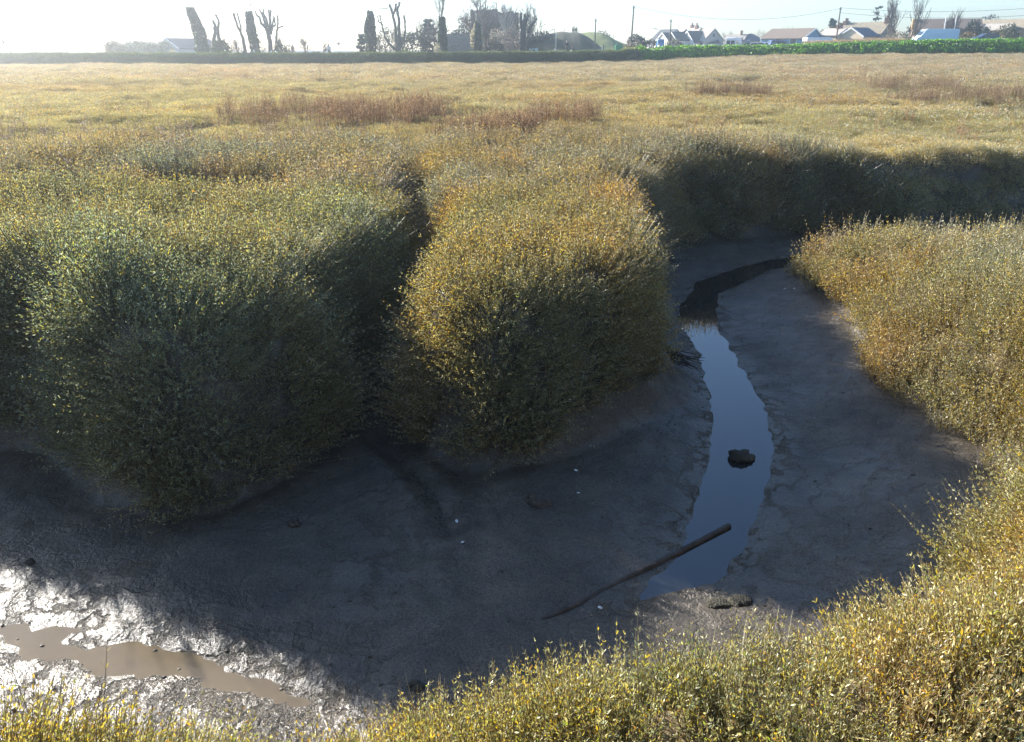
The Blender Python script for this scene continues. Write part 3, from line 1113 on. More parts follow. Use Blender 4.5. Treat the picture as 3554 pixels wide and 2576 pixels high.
STALK = M('dead_stalk', (.16, .10, .06), .8, scale=30)
DRYLEAF1 = leaf_mat('dry_leaf', .3, .03, .6, tint=False)
LEAF1 = leaf_mat('tree_leaf', .25, .05, .45, tint=False)
# (survey sx, sy of the foot, height)
for q, (sx, sy, h) in enumerate([(525, 620, .62), (600, 570, .75), (650, 570, .6), (270, 620, .55), (955, 560, .6), (1000, 545, .6), (1150, 600, .55), (1230, 590, .5), (480, 560, .5), (300, 500, .5),
                                (740, 560, .55), (1130, 720, .5), (1980, 570, .6), (2250, 440, .6), (2330, 420, .65), (3165, 410, .8)]):
    dy = (sy - 1288) / FPX
    ang = PITCH + math.atan(dy)
    Y = (CAM_H - .1) / math.tan(ang)
    p = world_at(sx, sy, Y)
    one_dead('dead_stalk', 'single dead stalk with pale seed heads standing above the scrub', 'dead plant', p.x, p.y, h, 'seed', 'dead stalks in the marsh')
for q, (sx, Y, h) in enumerate([(2890, 3.35, .50), (3000, 3.35, .56), (3100, 3.4, .52), (3220, 3.5, .52), (3160, 3.3, .46), (2560, 3.05, .42), (2270, 2.85, .42), (1520, 2.55, .40), (1270, 2.45, .36), (2300, 2.9, .42), (3060, 12.0, .55), (3110, 12.1, .6), (3090, 12.0, .62)]):
    xx = world_at(sx, 1900 if Y < 10 else 760, Y).x
    one_dead('dry_twig', 'bare dry twig sticking up from the front edge of the bank' if Y < 10 else 'reddish dry twig on the crest of the right bank', 'twig', xx, Y, h, 'twig', 'dry twigs on the front bank' if Y < 10 else 'dry twigs on the right bank')

# ------------------------------------------------------------------ things lying in the creek
RUST = M('rusty_pipe', (.062, .046, .034), .7, .5, 9, .4, 40)
STONE = M('dark_stone', (.05, .045, .032), .8, .5, 12, .7, 30)
WEED = M('dark_weed', (.045, .04, .024), .7, .5, 25, .8, 60)
SHELL = M('white_shell', (.7, .7, .68), .4, .1, 20)
CLOD = M('mud_clod', (.06, .047, .034), .6, .4, 8, .8, 25)
DARKWOOD = M('wet_twigs', (.02, .015, .012), .5, .3, 20)
mb = MB()
a, b = np.array([1.97, 5.93, -1.665]), np.array([0.22, 4.64, -1.705])
ts = np.linspace(0, 1, 14)
PP = [a + (b - a) * t for t in ts]
for i, q in enumerate(PP):
    q[2] = max(float(land(np.array([q[0]]), np.array([q[1]]))[0]), WATER_Z) + .008 - .030 * ts[i] ** 1.1
for _ in range(3):
    for i in range(1, 13):
        PP[i][2] = (PP[i - 1][2] + PP[i][2] + PP[i + 1][2]) / 3
mb.tube(PP, np.linspace(.028, .026, 14), 12)
tag(mb.build('pipe', RUST, None, True), 'long rusty pipe lying half sunk across the mud and water', 'pipe')


def lump(name, label, cat, x, y, z, r, mat, seed, rough=.5, group=None):
    o = MB().blob((0, 0, 0), r, seed, rough).build(name, mat, None, True)
    o.location = (x, y, z)
    return tag(o, label, cat, group)


lump('stone', 'dark mossy stone standing in the blue water', 'stone', 2.42, 7.2, -1.69, (.125, .10, .085), STONE, 4, .6)
lump('weed_clump', 'dark lump of weed at the near end of the water, left of two', 'weed', 1.60, 4.83, -1.66, (.10, .06, .022), WEED, 6, .45)
lump('weed_clump', 'dark lump of weed at the near end of the water, right of two', 'weed', 1.78, 4.85, -1.65, (.10, .08, .028), WEED, 9, .45)
lump('mud_clod', 'brown block of fallen mud below the tip of the marsh tongue', 'clod', 0.24, 6.1, -1.58, (.12, .10, .13), CLOD, 12, .35)
lump('mud_clod', 'small brown clod on the mud left of the sunlit edge', 'clod', -4.0, 5.3, -1.63, (.04, .035, .05), CLOD, 15, .5)
lump('mud_clod', 'small dark clod below the spur of the left mound', 'clod', -1.95, 5.85, -1.62, (.05, .05, .06), CLOD, 18, .6)
lump('mud_clod', 'low dark clod near the foot of the front bank', 'clod', -0.65, 3.95, -1.63, (.07, .05, .035), WEED, 19, .6)
for k, (sx, sy) in enumerate([(1998, 1650), (2007, 1717), (1605, 1883), (2723, 1005), (2756, 1009), (1585, 1803), (2085, 2078)]):
    Y = (CAM_H + 1.6) / math.tan(PITCH + math.atan((sy - 1288) / FPX))
    p = world_at(sx, sy, Y)
    zz = float(land(np.array([p.x]), np.array([p.y]))[0])
    o = MB().blob((0, 0, 0), (.02, .014, .008), k, .3, 2).build('shell', SHELL, None, True)
    o.location = (p.x, p.y, zz + .006)
    o.rotation_euler = (0, .3, k)
    tag(o, 'tiny white shell lying on the dark mud', 'shell', 'white shells on the mud')
mb = MB()
for k in range(26):
    p0 = np.array([2.0 + RNG.uniform(-.12, .05), 9.75 + RNG.uniform(-.2, .1), -1.42])
    d = np.array([RNG.uniform(.25, .55), RNG.uniform(-.4, .0), RNG.uniform(-.22, .0)])
    q = p0 + d * .5 + RNG.normal(size=3) * .05
    mb.tube([p0, q, p0 + d], [.010, .007, .004], 4)
tag(mb.build('branch_tangle', DARKWOOD, None), 'black tangle of twigs drooping over the water beside the tongue', 'branches')
mb = MB()
for k in range(320):
    t = RNG.uniform()
    c = np.array([-1.05, 6.9, 0]) * (1 - t) + np.array([-.55, 5.75, 0]) * t + np.array([*RNG.normal(size=2) * np.array([.035, .05]), 0])
    zz = float(land(np.array([c[0]]), np.array([c[1]]))[0])
    mb.blob((c[0], c[1], zz), RNG.uniform(.005, .017, 3) * np.array([1, 1, .45]), k, .8, 1)
tag(mb.build('weed_line', WEED, None), 'dark line of weed along the rill from the small gully', 'weed', None, 'stuff')
x, y = scatter(-6, 5.2, 3.4, 16, 11)
z, s, t, gd, nrm = lay(x, y)
m = (s < .15) & (sdf(x, y, WATER) > .05)
x, y, z, nrm = x[m], y[m], z[m], nrm[m]
n = len(x)
mb = MB()
for i in range(min(n, 320)):
    r = RNG.uniform(.004, .014)
    mb.blob((x[i], y[i], z[i]), (r * RNG.uniform(.8, 2.2), r, r * .6), i, .8, 1)
tag(mb.build('mud_crumbs', CLOD, None), 'small crumbs of mud and weed scattered on the creek bed', 'debris', None, 'stuff')
# pebbly lumps that catch the sun round the puddle
mb = MB()
for i in range(70):
    xx, yy = RNG.uniform(-4.6, -.8), RNG.uniform(3.3, 5.2)
    zz = float(land(np.array([xx]), np.array([yy]))[0])
    r = RNG.uniform(.006, .015)
    mb.blob((xx, yy, max(zz, -1.676)), (r * 1.3, r, r * .8), i, .6, 1)
tag(mb.build('mud_lumps', MUD, None, True), 'little wet lumps of mud breaking the surface of the puddle', 'mud', None, 'stuff')

# ------------------------------------------------------------------ embankment across the marsh
def gz(x, y):
    return float(land(np.array([float(x)]), np.array([float(y)]))[0])


ESX = [(-1400, 182, 126), (-600, 186, 124), (0, 187.5, 124), (900, 186.5, 124.5), (1500, 184, 125), (1777, 182, 125.5), (1960, 180, 127), (2150, 177, 129), (2230, 171, 131), (2300, 162, 134), (2450, 157, 137),
       (2700, 155, 138), (2900, 148, 138), (3050, 142, 137), (3200, 138, 136), (3554, 133, 134), (4300, 120, 128)]
EX = np.array(ESX, dtype=float)
SXS = np.concatenate([np.arange(-1400, 4301, 12)])
ET = np.interp(SXS, EX[:, 0], EX[:, 1])
EY = np.interp(SXS, EX[:, 0], EX[:, 2])
ETOP = np.array([world_at(a, b, c) for a, b, c in zip(SXS, ET, EY)])
ETOP[:, 2] -= np.where(SXS > 2230, .72, .12)
ex, ey, ez = ETOP[:, 0], ETOP[:, 1], ETOP[:, 2]
rows = []
for dy_, f in ((-3.4, 0.0), (-2.4, .30), (-1.3, .72), (-.5, .96), (.6, 1.0), (4.2, .98), (6.5, .6), (9.5, 0.0)):
    yy = ey + dy_
    g = land(ex, yy) - .15
    zz = g + (ez - g) * f + (0.10 * fbm(ex * .9, yy * 1.3, 301, 3) if 0 < f < 1 else 0)
    rows.append(np.stack([ex, yy, zz], 1))
RWS = np.array(rows)
nr, nc = RWS.shape[:2]
jj = (np.arange(nr - 1)[:, None] * nc + np.arange(nc - 1)[None, :]).ravel()
EMB = M('embankment_turf', (.035, .045, .02), .95, .4, .8, .6, 6, col2=(.07, .075, .035))
tag(link(bpy.data.objects.new('embankment', mesh_from('embankment', RWS.reshape(-1, 3), np.stack([jj, jj + 1, jj + nc + 1, jj + nc], 1), EMB, True))), 'long low grassy embankment closing off the marsh', None, None, 'structure')


def on_bank(n, s0, s1, d0, d1):
    """random places on the embankment: between survey columns s0..s1 and cross offsets d0..d1"""
    sx = RNG.uniform(s0, s1, n)
    dd = RNG.uniform(d0, d1, n)
    cx = np.interp(sx, SXS, ex)
    cy = np.interp(sx, SXS, ey) + dd
    offs = np.array([-3.4, -2.4, -1.3, -.5, .6, 4.2, 6.5, 9.5])
    fs = np.array([0, .30, .72, .96, 1, .98, .6, 0])
    f = np.interp(dd, offs, fs)
    g = land(cx, cy) - .15
    return np.stack([cx, cy, g + (np.interp(sx, SXS, ez) - g) * f], 1), sx


def bank_bed(name, label, cat, protos, n, s0, s1, d0, d1, sc, tint, tv=.25, rate=None, zs=1.0, lean=.15):
    P, sx = on_bank(n, s0, s1, d0, d1)
    if rate is not None:
        m = RNG.uniform(size=n) < rate(P, sx)
        P = P[m]
    k = len(P)
    s1_ = RNG.uniform(*sc, k)
    return bed(name, label, cat, protos, P, orient(np.tile([[0, -.25, 1.0]], (k, 1)), lean, .6), np.stack([s1_, s1_, s1_ * zs], 1), np.array([tint]) * RNG.uniform(1 - tv, 1 + tv, (k, 1)))


GREENP = [green_clump('gr%d' % i) for i in range(4)]
DARKG = [grass_clump('dg%d' % i, 90, (.2, .5), .3, ((3, (.05, .07, .025)), (2, (.08, .10, .035)), (1, (.16, .15, .06))), .4, .012, GREENLEAF) for i in range(3)]  # dark blades put the shade of the bank face into the colour
LIMEG = [grass_clump('lg%d' % i, 90, (.12, .3), .3, ((3, (.12, .18, .04)), (2, (.2, .24, .06)), (1, (.3, .28, .12))), .4, .012, GREENLEAF) for i in range(3)]  # brighter blades put the sun along the top edge into the colour
PALEG = [grass_clump('pg%d' % i, 110, (.4, .95), .4, ((3, (.42, .34, .2)), (2, (.34, .27, .17)), (1, (.5, .44, .3))), .7, .014, DRYLEAF) for i in range(3)]
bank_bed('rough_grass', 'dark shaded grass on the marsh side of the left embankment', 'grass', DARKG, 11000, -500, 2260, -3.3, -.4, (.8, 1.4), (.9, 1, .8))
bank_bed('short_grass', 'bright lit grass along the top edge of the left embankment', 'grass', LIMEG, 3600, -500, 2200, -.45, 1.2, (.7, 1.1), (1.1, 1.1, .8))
bank_bed('green_plants', 'lush green leafy plants covering the right embankment', 'plants', GREENP, 8000, 2215, 4000, -2.9, .9, (.45, 1.45), (1.3, 1.3, .8), .35,
         lambda P, sx: np.where(sx < 2290, .6, 1.0) * np.where(fbm(P[:, 0] / 2.0, P[:, 2] / .5, 311, 3) < -.15, .25, 1))
bank_bed('pale_grass', 'pale dry grass along the foot of the right embankment', 'grass', PALEG, 1500, 2250, 4000, -4.6, -2.0, (.5, 1.0), (1.1, 1.0, .9))
bank_bed('pale_grass', 'tall pale dry grass on top of the right embankment', 'grass', PALEG, 1500, 2820, 3170, .5, 4.5, (.9, 1.55), (.9, .8, .75), .2, lambda P, sx: 1 - ss(3080, 3170, sx) * .7)
bank_bed('pale_grass', 'straw coloured grass at the foot of the left embankment', 'grass', PALEG, 1600, -400, 2300, -4.4, -2.9, (.4, .85), (.85, .75, .65), .3)
bank_bed('bramble_scrub', 'brown grey bramble at the bend of the embankment', 'scrub', GREENP, 260, 2165, 2262, -2.6, 1.6, (.5, 1.0), (1.6, .85, 1.3), .3)

# ------------------------------------------------------------------ beyond the embankment: trees
BARK = M('grey_bark', (.14, .115, .09), .9, .3, 6, .5, 20)
TWIG = M('twig_bark', (.17, .13, .105), .9, .25, 8)
PALEBARK = M('pale_bark', (.42, .38, .33), .9, .25, 8)


def leaf_obj(name, P, D, L, ratio, cols, parent, mat=None, hexa=False):
    V, F, k = leaves(np.asarray(P), np.asarray(D), np.asarray(L), np.asarray(L) * ratio, hexa)
    c4 = np.concatenate([np.repeat(np.asarray(cols), k, 0), np.ones((len(V), 1))], 1)
    return link(bpy.data.objects.new(name, mesh_from(name, V, F, mat or LEAF1, False, {'Col': ('FLOAT_COLOR', c4)})), parent)


def rvec(s=1.0):
    return RNG.normal(size=3) * s


def grow_tree(trunk, twigs, p, d, L, r, lev, maxlev, up, spread, nb):
    n = 4
    if lev >= 2 and maxlev >= 3:
        r = max(r, .026)
    pts = [np.array(p)]
    dd = unit(np.array(d, dtype=float))
    for i in range(n):
        dd = unit(dd + rvec(.13) + np.array([0, 0, up * .10]))
        pts.append(pts[-1] + dd * L / n)
    tgt = trunk if lev < 2 else twigs
    tgt.tube(pts, np.linspace(r, r * (.62 if lev < maxlev else .35), n + 1), 5 if lev < 2 else 3, cap=False)
    if lev >= maxlev:
        return
    m = nb[lev]
    for k in range(m):
        t = 1.0 if k == 0 else RNG.uniform(.35, 1.0)
        i = min(int(t * n), n - 1)
        q = pts[i] + (pts[i + 1] - pts[i]) * (t * n - i)
        ax = unit(np.cross(dd, rvec()))
        ang = spread * RNG.uniform(.5, 1.2) * (.45 if k == 0 else 1)
        nd = dd * math.cos(ang) + ax * math.sin(ang) + np.array([0, 0, up * .18])
        grow_tree(trunk, twigs, q, nd, L * RNG.uniform(.58, .82), r * (.62 if k else .7), lev + 1, maxlev, up, spread, nb)


def bare_tree(label, sx, top, Y, width=None, stems=1, up=.55, spread=.7, nb=(4, 4, 4, 3), maxlev=4, mat=None, r0=None, group=None, frac=.30, cat='tree', name='bare_tree'):
    p = world_at(sx, top, Y)
    z0 = gz(p.x, Y) - .1
    H = p.z - z0
    root = thing(name, label, cat, (p.x, Y, z0), 0, group)
    tr, tw = MB(), MB()
    r0 = r0 or H * .017
    for k in range(stems):
        a = RNG.uniform(0, 6.3)
        off = np.array([math.cos(a), math.sin(a), 0]) * (0 if stems == 1 else (width or H * .3) * .22)
        d = np.array([0, 0, 1.0]) + off * (.25 if stems > 1 else 0)
        grow_tree(tr, tw, off * .5, d, H * frac * RNG.uniform(.85, 1.1), r0, 0, maxlev, up, spread, nb)
    tall = max(v[:, 2].max() for v in tw.v)
    wid = max(np.abs(v[:, :2]).max() for v in tw.v)
    fz = H / tall
    fx = (width / 2 / wid) if width else fz
    for m_ in (tr, tw):
        m_.v = [v * np.array([fx, fx, fz]) for v in m_.v]
    tr.build('trunk', mat or BARK, root, True)
    tw.build('crown', mat or TWIG, root)
    return root


IVY = [(4, (.022, .042, .018)), (3, (.035, .06, .024)), (2, (.05, .075, .03)), (1, (.075, .09, .04))]
PALEIVY = [(3, (.44, .40, .28)), (2, (.52, .46, .33)), (1, (.36, .34, .2))]  # pale leaves: backlit sun put into the ivy's colour
MPX = 1 / (1.084 * FPX)


def ivy_trunk(label, pts, Y, n=2600, twigs=6, twig_top=None, name='ivy_trunk', pale=None, group=None):
    """pts: (sx, sy, half width px) from the foot up"""
    c = [world_at(a, b, Y) for a, b, w_ in pts]
    wd = [w_ * Y * MPX for a, b, w_ in pts]
    z0 = gz(c[0].x, Y) - .2
    base = Vector((c[0].x, Y, z0))
    C = np.array([[q.x - base.x, RNG.normal() * .1, q.z - z0] for q in c])
    C[0, 2] = 0
    root = thing(name, label, 'tree', base, 0, group)
    tr = MB()
    tr.tube(C, np.array(wd) * .6, 8)
    tr.build('trunk', BARK, root, True)
    t = RNG.uniform(0, 1, n)
    idx = t * (len(C) - 1)
    i = np.minimum(idx.astype(int), len(C) - 2)
    f = (idx - i)[:, None]
    P0 = C[i] * (1 - f) + C[i + 1] * f
    w0 = np.array(wd)[i] * (1 - f[:, 0]) + np.array(wd)[i + 1] * f[:, 0]
    a = RNG.uniform(0, 2 * math.pi, n)
    rr = w0 * (RNG.uniform(.62, 1.0, n) + .22 * fbm(a * 1.3 + 7 * pts[0][0], P0[:, 2] * 1.1, 401, 3))
    P = P0 + np.stack([np.cos(a) * rr, np.sin(a) * rr, np.zeros(n)], 1)
    D = np.stack([np.cos(a), np.sin(a), -.3 * np.ones(n)], 1) + RNG.normal(size=(n, 3)) * .5
    leaf_obj('ivy', P, D, RNG.uniform(.18, .36, n), .42, pick(pale or IVY, n), root, hexa=True)
    if twigs:
        tw = MB()
        top = C[-1]
        for k in range(twigs):
            d = np.array([RNG.normal() * .16, RNG.normal() * .15, 1.0])
            L = ((pts[-1][1] - (twig_top if twig_top is not None else pts[-1][1] - 45)) * Y * MPX) * RNG.uniform(.5, 1.0)
            grow_tree(tw, tw, top + np.array([RNG.normal() * wd[-1] * .5, RNG.normal() * wd[-1] * .4, -.4]), d, L * .9, .05, 1, 3, .8, .3, (3, 3, 3))
        tw.build('twigs', TWIG, root)
    return root


def pollard(label, limbs, Y, name='pollard_tree', extra=10, mat=None, sprouts=2):
    """limbs: lists of (sx, sy, half width px), first one the trunk"""
    s0 = limbs[0][0]
    b = world_at(s0[0], s0[1], Y)
    z0 = gz(b.x, Y) - .2
    root = thing(name, label, 'tree', (b.x, Y, z0))
    tr, tw = MB(), MB()
    for k, lm in enumerate(limbs):
        dep = 0 if k == 0 else RNG.normal() * .5
        pp, rr = [], []
        for i, (a, c, w_) in enumerate(lm):
            q = world_at(a, c, Y)
            pp.append([q.x - b.x, dep * i / max(1, len(lm) - 1), q.z - z0])
            rr.append(w_ * Y * MPX)
        if k == 0:
            pp[0][2] = 0
        # smooth the hand-set nodes
        pp, rr = np.array(pp), np.array(rr)
        ts = np.linspace(0, len(pp) - 1, 3 * len(pp))
        pts = np.stack([np.interp(ts, range(len(pp)), pp[:, j]) for j in range(3)], 1) + RNG.normal(size=(len(ts), 3)) * .03
        rad = np.interp(ts, range(len(pp)), rr) * RNG.uniform(.9, 1.12, len(ts))
        tr.tube(pts, rad, 7)
        for _ in range(sprouts):
            i = RNG.integers(len(pts) // 2, len(pts))
            grow_tree(tw, tw, pts[i], rvec() * .6 + np.array([0, 0, .8]), RNG.uniform(.5, 1.2), .022, 2, 3, .7, .5, (2, 2, 2))
    tr.build('trunk', mat or BARK, root, True)
    if tw.n:
        tw.build('crown', TWIG, root)
    return root


def bush(label, sx, top, Y, wpx, n=1800, pal=IVY, size=.3, name='bush', cat='bush', group=None, flat=1.0, dpx=None, lean=0.0, stem=True):
    p = world_at(sx, top, Y)
    z0 = gz(p.x, Y) - .1
    H = p.z - z0
    rx = wpx * Y * MPX / 2
    root = thing(name, label, cat, (p.x, Y, z0), 0, group)
    if stem:
        st = MB()
        for k in range(5):
            d = np.array([RNG.normal() * .4 * rx, RNG.normal() * .3 * rx, H * .75])
            st.tube([(0, 0, 0), d * .5 + rvec(.1), d], [.07, .05, .03], 5)
        st.build('stem', BARK, root)
    u = RNG.normal(size=(n, 3))
    u = unit(u)
    rad = RNG.uniform(.35, 1, n) ** .5
    lump_ = 1 + .32 * fbm(u[:, 0] * 2.2 + sx * .13, u[:, 2] * 2.2 + u[:, 1] * 1.9, 421, 3)
    P = u * (rad * lump_)[:, None] * np.array([rx, rx * .75, H * .52]) + np.array([0, 0, H * .5])
    P[:, 0] += lean * P[:, 2]
    P = P[P[:, 2] > .02]
    n = len(P)
    D = unit(P - np.array([0, 0, H * .4])) + RNG.normal(size=(n, 3)) * .6
    leaf_obj('foliage', P, D, RNG.uniform(.6, 1.3, n) * size, .38, pick(pal, n), root)
    return root


def conifer(label, sx, top, Y, wpx, n=2400, tiers=9, pal=None, name='conifer_tree', lean=0.0, ragged=.25, droop=-.05, group=None):
    p = world_at(sx, top, Y)
    z0 = gz(p.x, Y) - .1
    H = p.z - z0
    rx = wpx * Y * MPX / 2
    root = thing(name, label, 'tree', (p.x - lean * H, Y, z0), 0, group)
    tr = MB()
    tr.tube([(0, 0, 0), (lean * H * .5, 0, H * .5), (lean * H, 0, H * .97)], [H * .022, H * .015, .03], 7)
    P, D = [], []
    for k in range(tiers):
        f = .16 + .82 * k / (tiers - 1)
        for q in range(7):
            a = RNG.uniform(0, 2 * math.pi)
            L = rx * (1.06 - f) ** .75 * RNG.uniform(1 - ragged * 2, 1.15) + .12
            d = np.array([math.cos(a), math.sin(a), droop + .12])
            o = np.array([lean * H * f, 0, H * (f + RNG.uniform(-.03, .03))])
            tr.tube([o, o + d * L * .5, o + d * L + np.array([0, 0, .06 * L])], [.05, .03, .015], 4)
            m = max(4, int(n / tiers / 7))
            t = RNG.uniform(.15, 1.05, m)[:, None]
            P.append(o + d * L * t + RNG.normal(size=(m, 3)) * np.array([.16, .16, .10]) * (.6 + L * .22))
            D.append(np.tile(d, (m, 1)) + RNG.normal(size=(m, 3)) * .5)
    tr.build('trunk', BARK, root, True)
    P, D = np.concatenate(P), np.concatenate(D)
    n = len(P)
    leaf_obj('crown', P, D, RNG.uniform(.2, .5, n), .28, pick(pal or IVY, n), root)
    return root


YL = 133.0
TANB = [(3, (.20, .17, .12)), (2, (.25, .21, .15)), (2, (.13, .12, .08))]
DARKB = [(3, (.03, .034, .022)), (2, (.05, .05, .03)), (1, (.08, .075, .045))]
OLIVE = [(3, (.07, .075, .035)), (2, (.10, .10, .045)), (1, (.15, .13, .06))]
# left group
bare_tree('faint bare tree in the haze at the left edge', 5, 112, 150, 5.5, stems=2)
bush('grey shrub left of the long brown roofed building', 392, 146, 150, 58, 900, TANB, .3)
bare_tree('small bare tree rising from the shrub left of the long building', 378, 116, 152, 3.6, maxlev=3)
ivy_trunk('thick leaning ivy clad trunk beside the gabled house', [(702, 190, 22), (698, 150, 20), (690, 105, 19), (676, 70, 15), (664, 45, 13), (658, 27, 10)], YL, 3000, 5, -10)
pollard('pollard with two bent limbs above a round dark bush', [[(742, 188, 7), (741, 150, 7), (746, 112, 5.5), (746, 88, 5), (738, 70, 4)], [(764, 188, 6), (760, 130, 6), (757, 100, 5), (760, 78, 4), (755, 62, 4), (749, 50, 4)], [(756, 104, 3), (752, 100, 3), (748, 104, 3)]], YL + 2)
bush('round dark ivy bush under the two limbed pollard', 763, 138, YL + 1, 62, 1700)
pollard('slender pollard with one fork leaning left', [[(850, 188, 6), (846, 140, 6), (836, 115, 5), (827, 95, 4.5), (817, 72, 4), (812, 46, 4)], [(836, 108, 3.5), (837, 96, 3.5), (832, 78, 3), (823, 46, 2.5)]], YL + 2)
ivy_trunk('ivy clad trunk standing between the slender and the many limbed pollard', [(889, 190, 17), (882, 150, 15), (872, 110, 13), (867, 75, 11), (863, 41, 8)], YL, 2600, 5, -8)
pollard('many limbed pollard with upright stubs', [[(938, 190, 8), (938, 150, 8), (930, 115, 7), (922, 92, 6)], [(922, 96, 6), (908, 82, 4.5), (902, 60, 4), (893, 52, 3), (886, 36, 2.6)], [(924, 95, 6), (918, 65, 4), (907, 40, 3), (903, 34, 2.6)],
        [(928, 95, 6), (925, 68, 4.5), (914, 48, 3), (913, 30, 2.4)], [(932, 110, 6), (938, 85, 5), (934, 60, 4), (930, 33, 3)], [(940, 120, 6), (945, 92, 4), (956, 90, 3), (950, 55, 2.6)], [(934, 68, 3.4), (937, 50, 3), (936, 35, 2.4)],
        [(945, 92, 3), (948, 62, 2.4)], [(958, 150, 4), (964, 110, 3.6), (970, 82, 3), (970, 55, 2.8)], [(967, 98, 2.5), (977, 88, 2)]], YL + 1, sprouts=3)
bush('dark bush at the foot of the many limbed pollard', 968, 143, YL + 1, 44, 1100, [(3, (.05, .06, .045)), (2, (.08, .085, .06))], .25)
for q, (sx, top, w_) in enumerate([(805, 128, 3.4), (826, 120, 3.2), (724, 140, 2.6), (900, 118, 3.6), (975, 112, 4.2), (1012, 150, 3.2)]):
    bare_tree('thin bare scrub tree among the trunks of the left group', sx, top, YL + 6 + q, w_, stems=3, maxlev=3, nb=(4, 4, 4), group='bare scrub behind the left trunks', r0=.05)
bare_tree('small bare tree with a round crown right of the many limbed pollard', 1053, 122, YL + 4, 3.6)
bare_tree('small lopsided bare tree beside the long blue roofs', 1108, 128, YL + 4, 3.8, maxlev=3)
bush('low dark bush on top of the left embankment', 842, 174, 126.5, 18, 260, DARKB, .2)
bush('pale flowering bush by the gabled house', 602, 177, 128, 34, 420, PALEIVY, .2)
conifer('small blue green conifer left of the tallest ivy column', 1253, 124, YL + 2, 46, 1500, 8, [(3, (.06, .085, .07)), (2, (.10, .11, .10)), (1, (.16, .15, .13))])
ivy_trunk('tall dark ivy column with a narrow tip and no twigs', [(1289, 188, 15), (1287, 150, 17), (1285, 110, 17), (1284, 85, 15), (1286, 62, 10), (1284, 39, 4)], YL, 3400, 0)
pollard('large bare pollard with three tall limbs beside the ivy column', [[(1381, 192, 13), (1380, 160, 10), (1378, 140, 9)], [(1376, 150, 8), (1374, 115, 6), (1370, 80, 5), (1364, 48, 5), (1358, 30, 4.5), (1353, 15, 4.2)],
        [(1384, 150, 8), (1386, 110, 6), (1384, 70, 5), (1380, 45, 4.5), (1378, 28, 4)], [(1366, 48, 4.5), (1370, 35, 4), (1371, 13, 4)], [(1379, 28, 4), (1384, 20, 3.6), (1386, 8, 3.4)], [(1390, 155, 6), (1402, 135, 4.5), (1406, 105, 4), (1405, 75, 3.6), (1402, 54, 3)],
        [(1372, 172, 6), (1352, 155, 4.6), (1338, 135, 3.6), (1330, 105, 3), (1326, 85, 2.6), (1318, 52, 2)], [(1328, 88, 2.4), (1315, 75, 2), (1311, 55, 1.6)], [(1353, 32, 1.6), (1330, 29, 1.2), (1312, 33, 1), (1302, 46, .8)]], YL, sprouts=3)
bush('brown scrub behind the large three limbed pollard', 1345, 98, YL + 8, 100, 1500, [(3, (.13, .12, .09)), (2, (.17, .15, .11)), (1, (.08, .09, .07))], .32)
conifer('dark spreading cedar in the middle of the trees', 1488, 70, YL + 9, 120, 3000, 9, [(3, (.04, .06, .055)), (2, (.06, .075, .065)), (1, (.10, .10, .09))], ragged=.4)
bush('dark blue green thicket at the foot of the cedar', 1430, 108, YL + 8, 110, 2200, [(3, (.05, .065, .05)), (2, (.075, .085, .06)), (1, (.13, .12, .08))], .32)
bare_tree('bare tree behind the cedar with a fine crown', 1470, 42, YL + 14, 6.5, nb=(5, 4, 4, 3))
ivy_trunk('dark ivy trunk with upright twigs left of the stone tower', [(1535, 190, 17), (1536, 150, 14), (1535, 110, 10), (1535, 80, 8), (1534, 60, 8)], YL, 2600, 11, -10)
bare_tree('bare tree spreading behind the twiggy ivy trunk', 1528, 36, YL + 6, 8.0, nb=(5, 4, 4, 3), group=None)
bush('pale sunlit bush at the foot of the twiggy ivy trunk', 1516, 152, YL - 1, 26, 420, PALEIVY, .2)
bush('small lime green bush right of the large pollard', 1410, 170, YL - 2, 30, 360, [(3, (.2, .22, .06)), (2, (.28, .27, .1))], .2)
bush('blue green trees behind the flint wall', 1598, 94, YL + 16, 80, 1600, [(3, (.06, .075, .065)), (2, (.10, .105, .09))], .32)
# around the tower
YT = 158.0
bare_tree('great bare tree whose fine crown covers the stone tower', 1740, -38, YT - 8, 17.5, stems=3, nb=(5, 5, 5, 4), maxlev=4, up=.25, spread=.9, r0=.2, frac=.25)
bare_tree('fine twigged bare tree at the left shoulder of the stone tower', 1662, -5, YT - 6, 9.5, nb=(5, 5, 5, 4), up=.3, spread=.85, r0=.14, frac=.26)
bare_tree('fine twigged bare tree over the right shoulder of the stone tower', 1822, -20, YT - 7, 8.5, nb=(4, 4, 4, 3), up=.3, spread=.8, r0=.14, frac=.26)
bare_tree('pale stemmed bare tree in front of the stone tower', 1741, 8, YT - 12, 4.6, mat=PALEBARK, maxlev=3, nb=(5, 5, 4), spread=.35, up=1.2)
bare_tree('bare tree right of the stone tower', 1868, 6, YT - 5, 7.5, nb=(5, 5, 4, 3), r0=.15)
ivy_trunk('ivy trunk with pale sunlit leaves on both sides before the tower', [(1658, 190, 26), (1656, 150, 24), (1655, 110, 16), (1657, 78, 4)], YT - 22, 1500, 0, name='ivy_trunk', pale=PALEIVY)
ivy_trunk('narrow dark trunk in the middle of the pale sunlit ivy', [(1660, 190, 10), (1660, 150, 9), (1659, 110, 7), (1658, 76, 4)], YT - 23.5, 900, 0)
pollard('pale dead stub standing above the pale ivy', [[(1654, 120, 2.2), (1653, 80, 2), (1652, 45, 1.8)]], YT - 23, sprouts=0, mat=PALEBARK)
bush('dark clipped hedge with a sunlit top before the tower', 1722, 138, YT - 22, 66, 1500, DARKB, .25)
bush('pale sunlit creeper above the dark hedge', 1732, 96, YT - 20, 76, 1300, [(3, (.36, .31, .25)), (3, (.28, .25, .2)), (2, (.16, .17, .12))], .24)
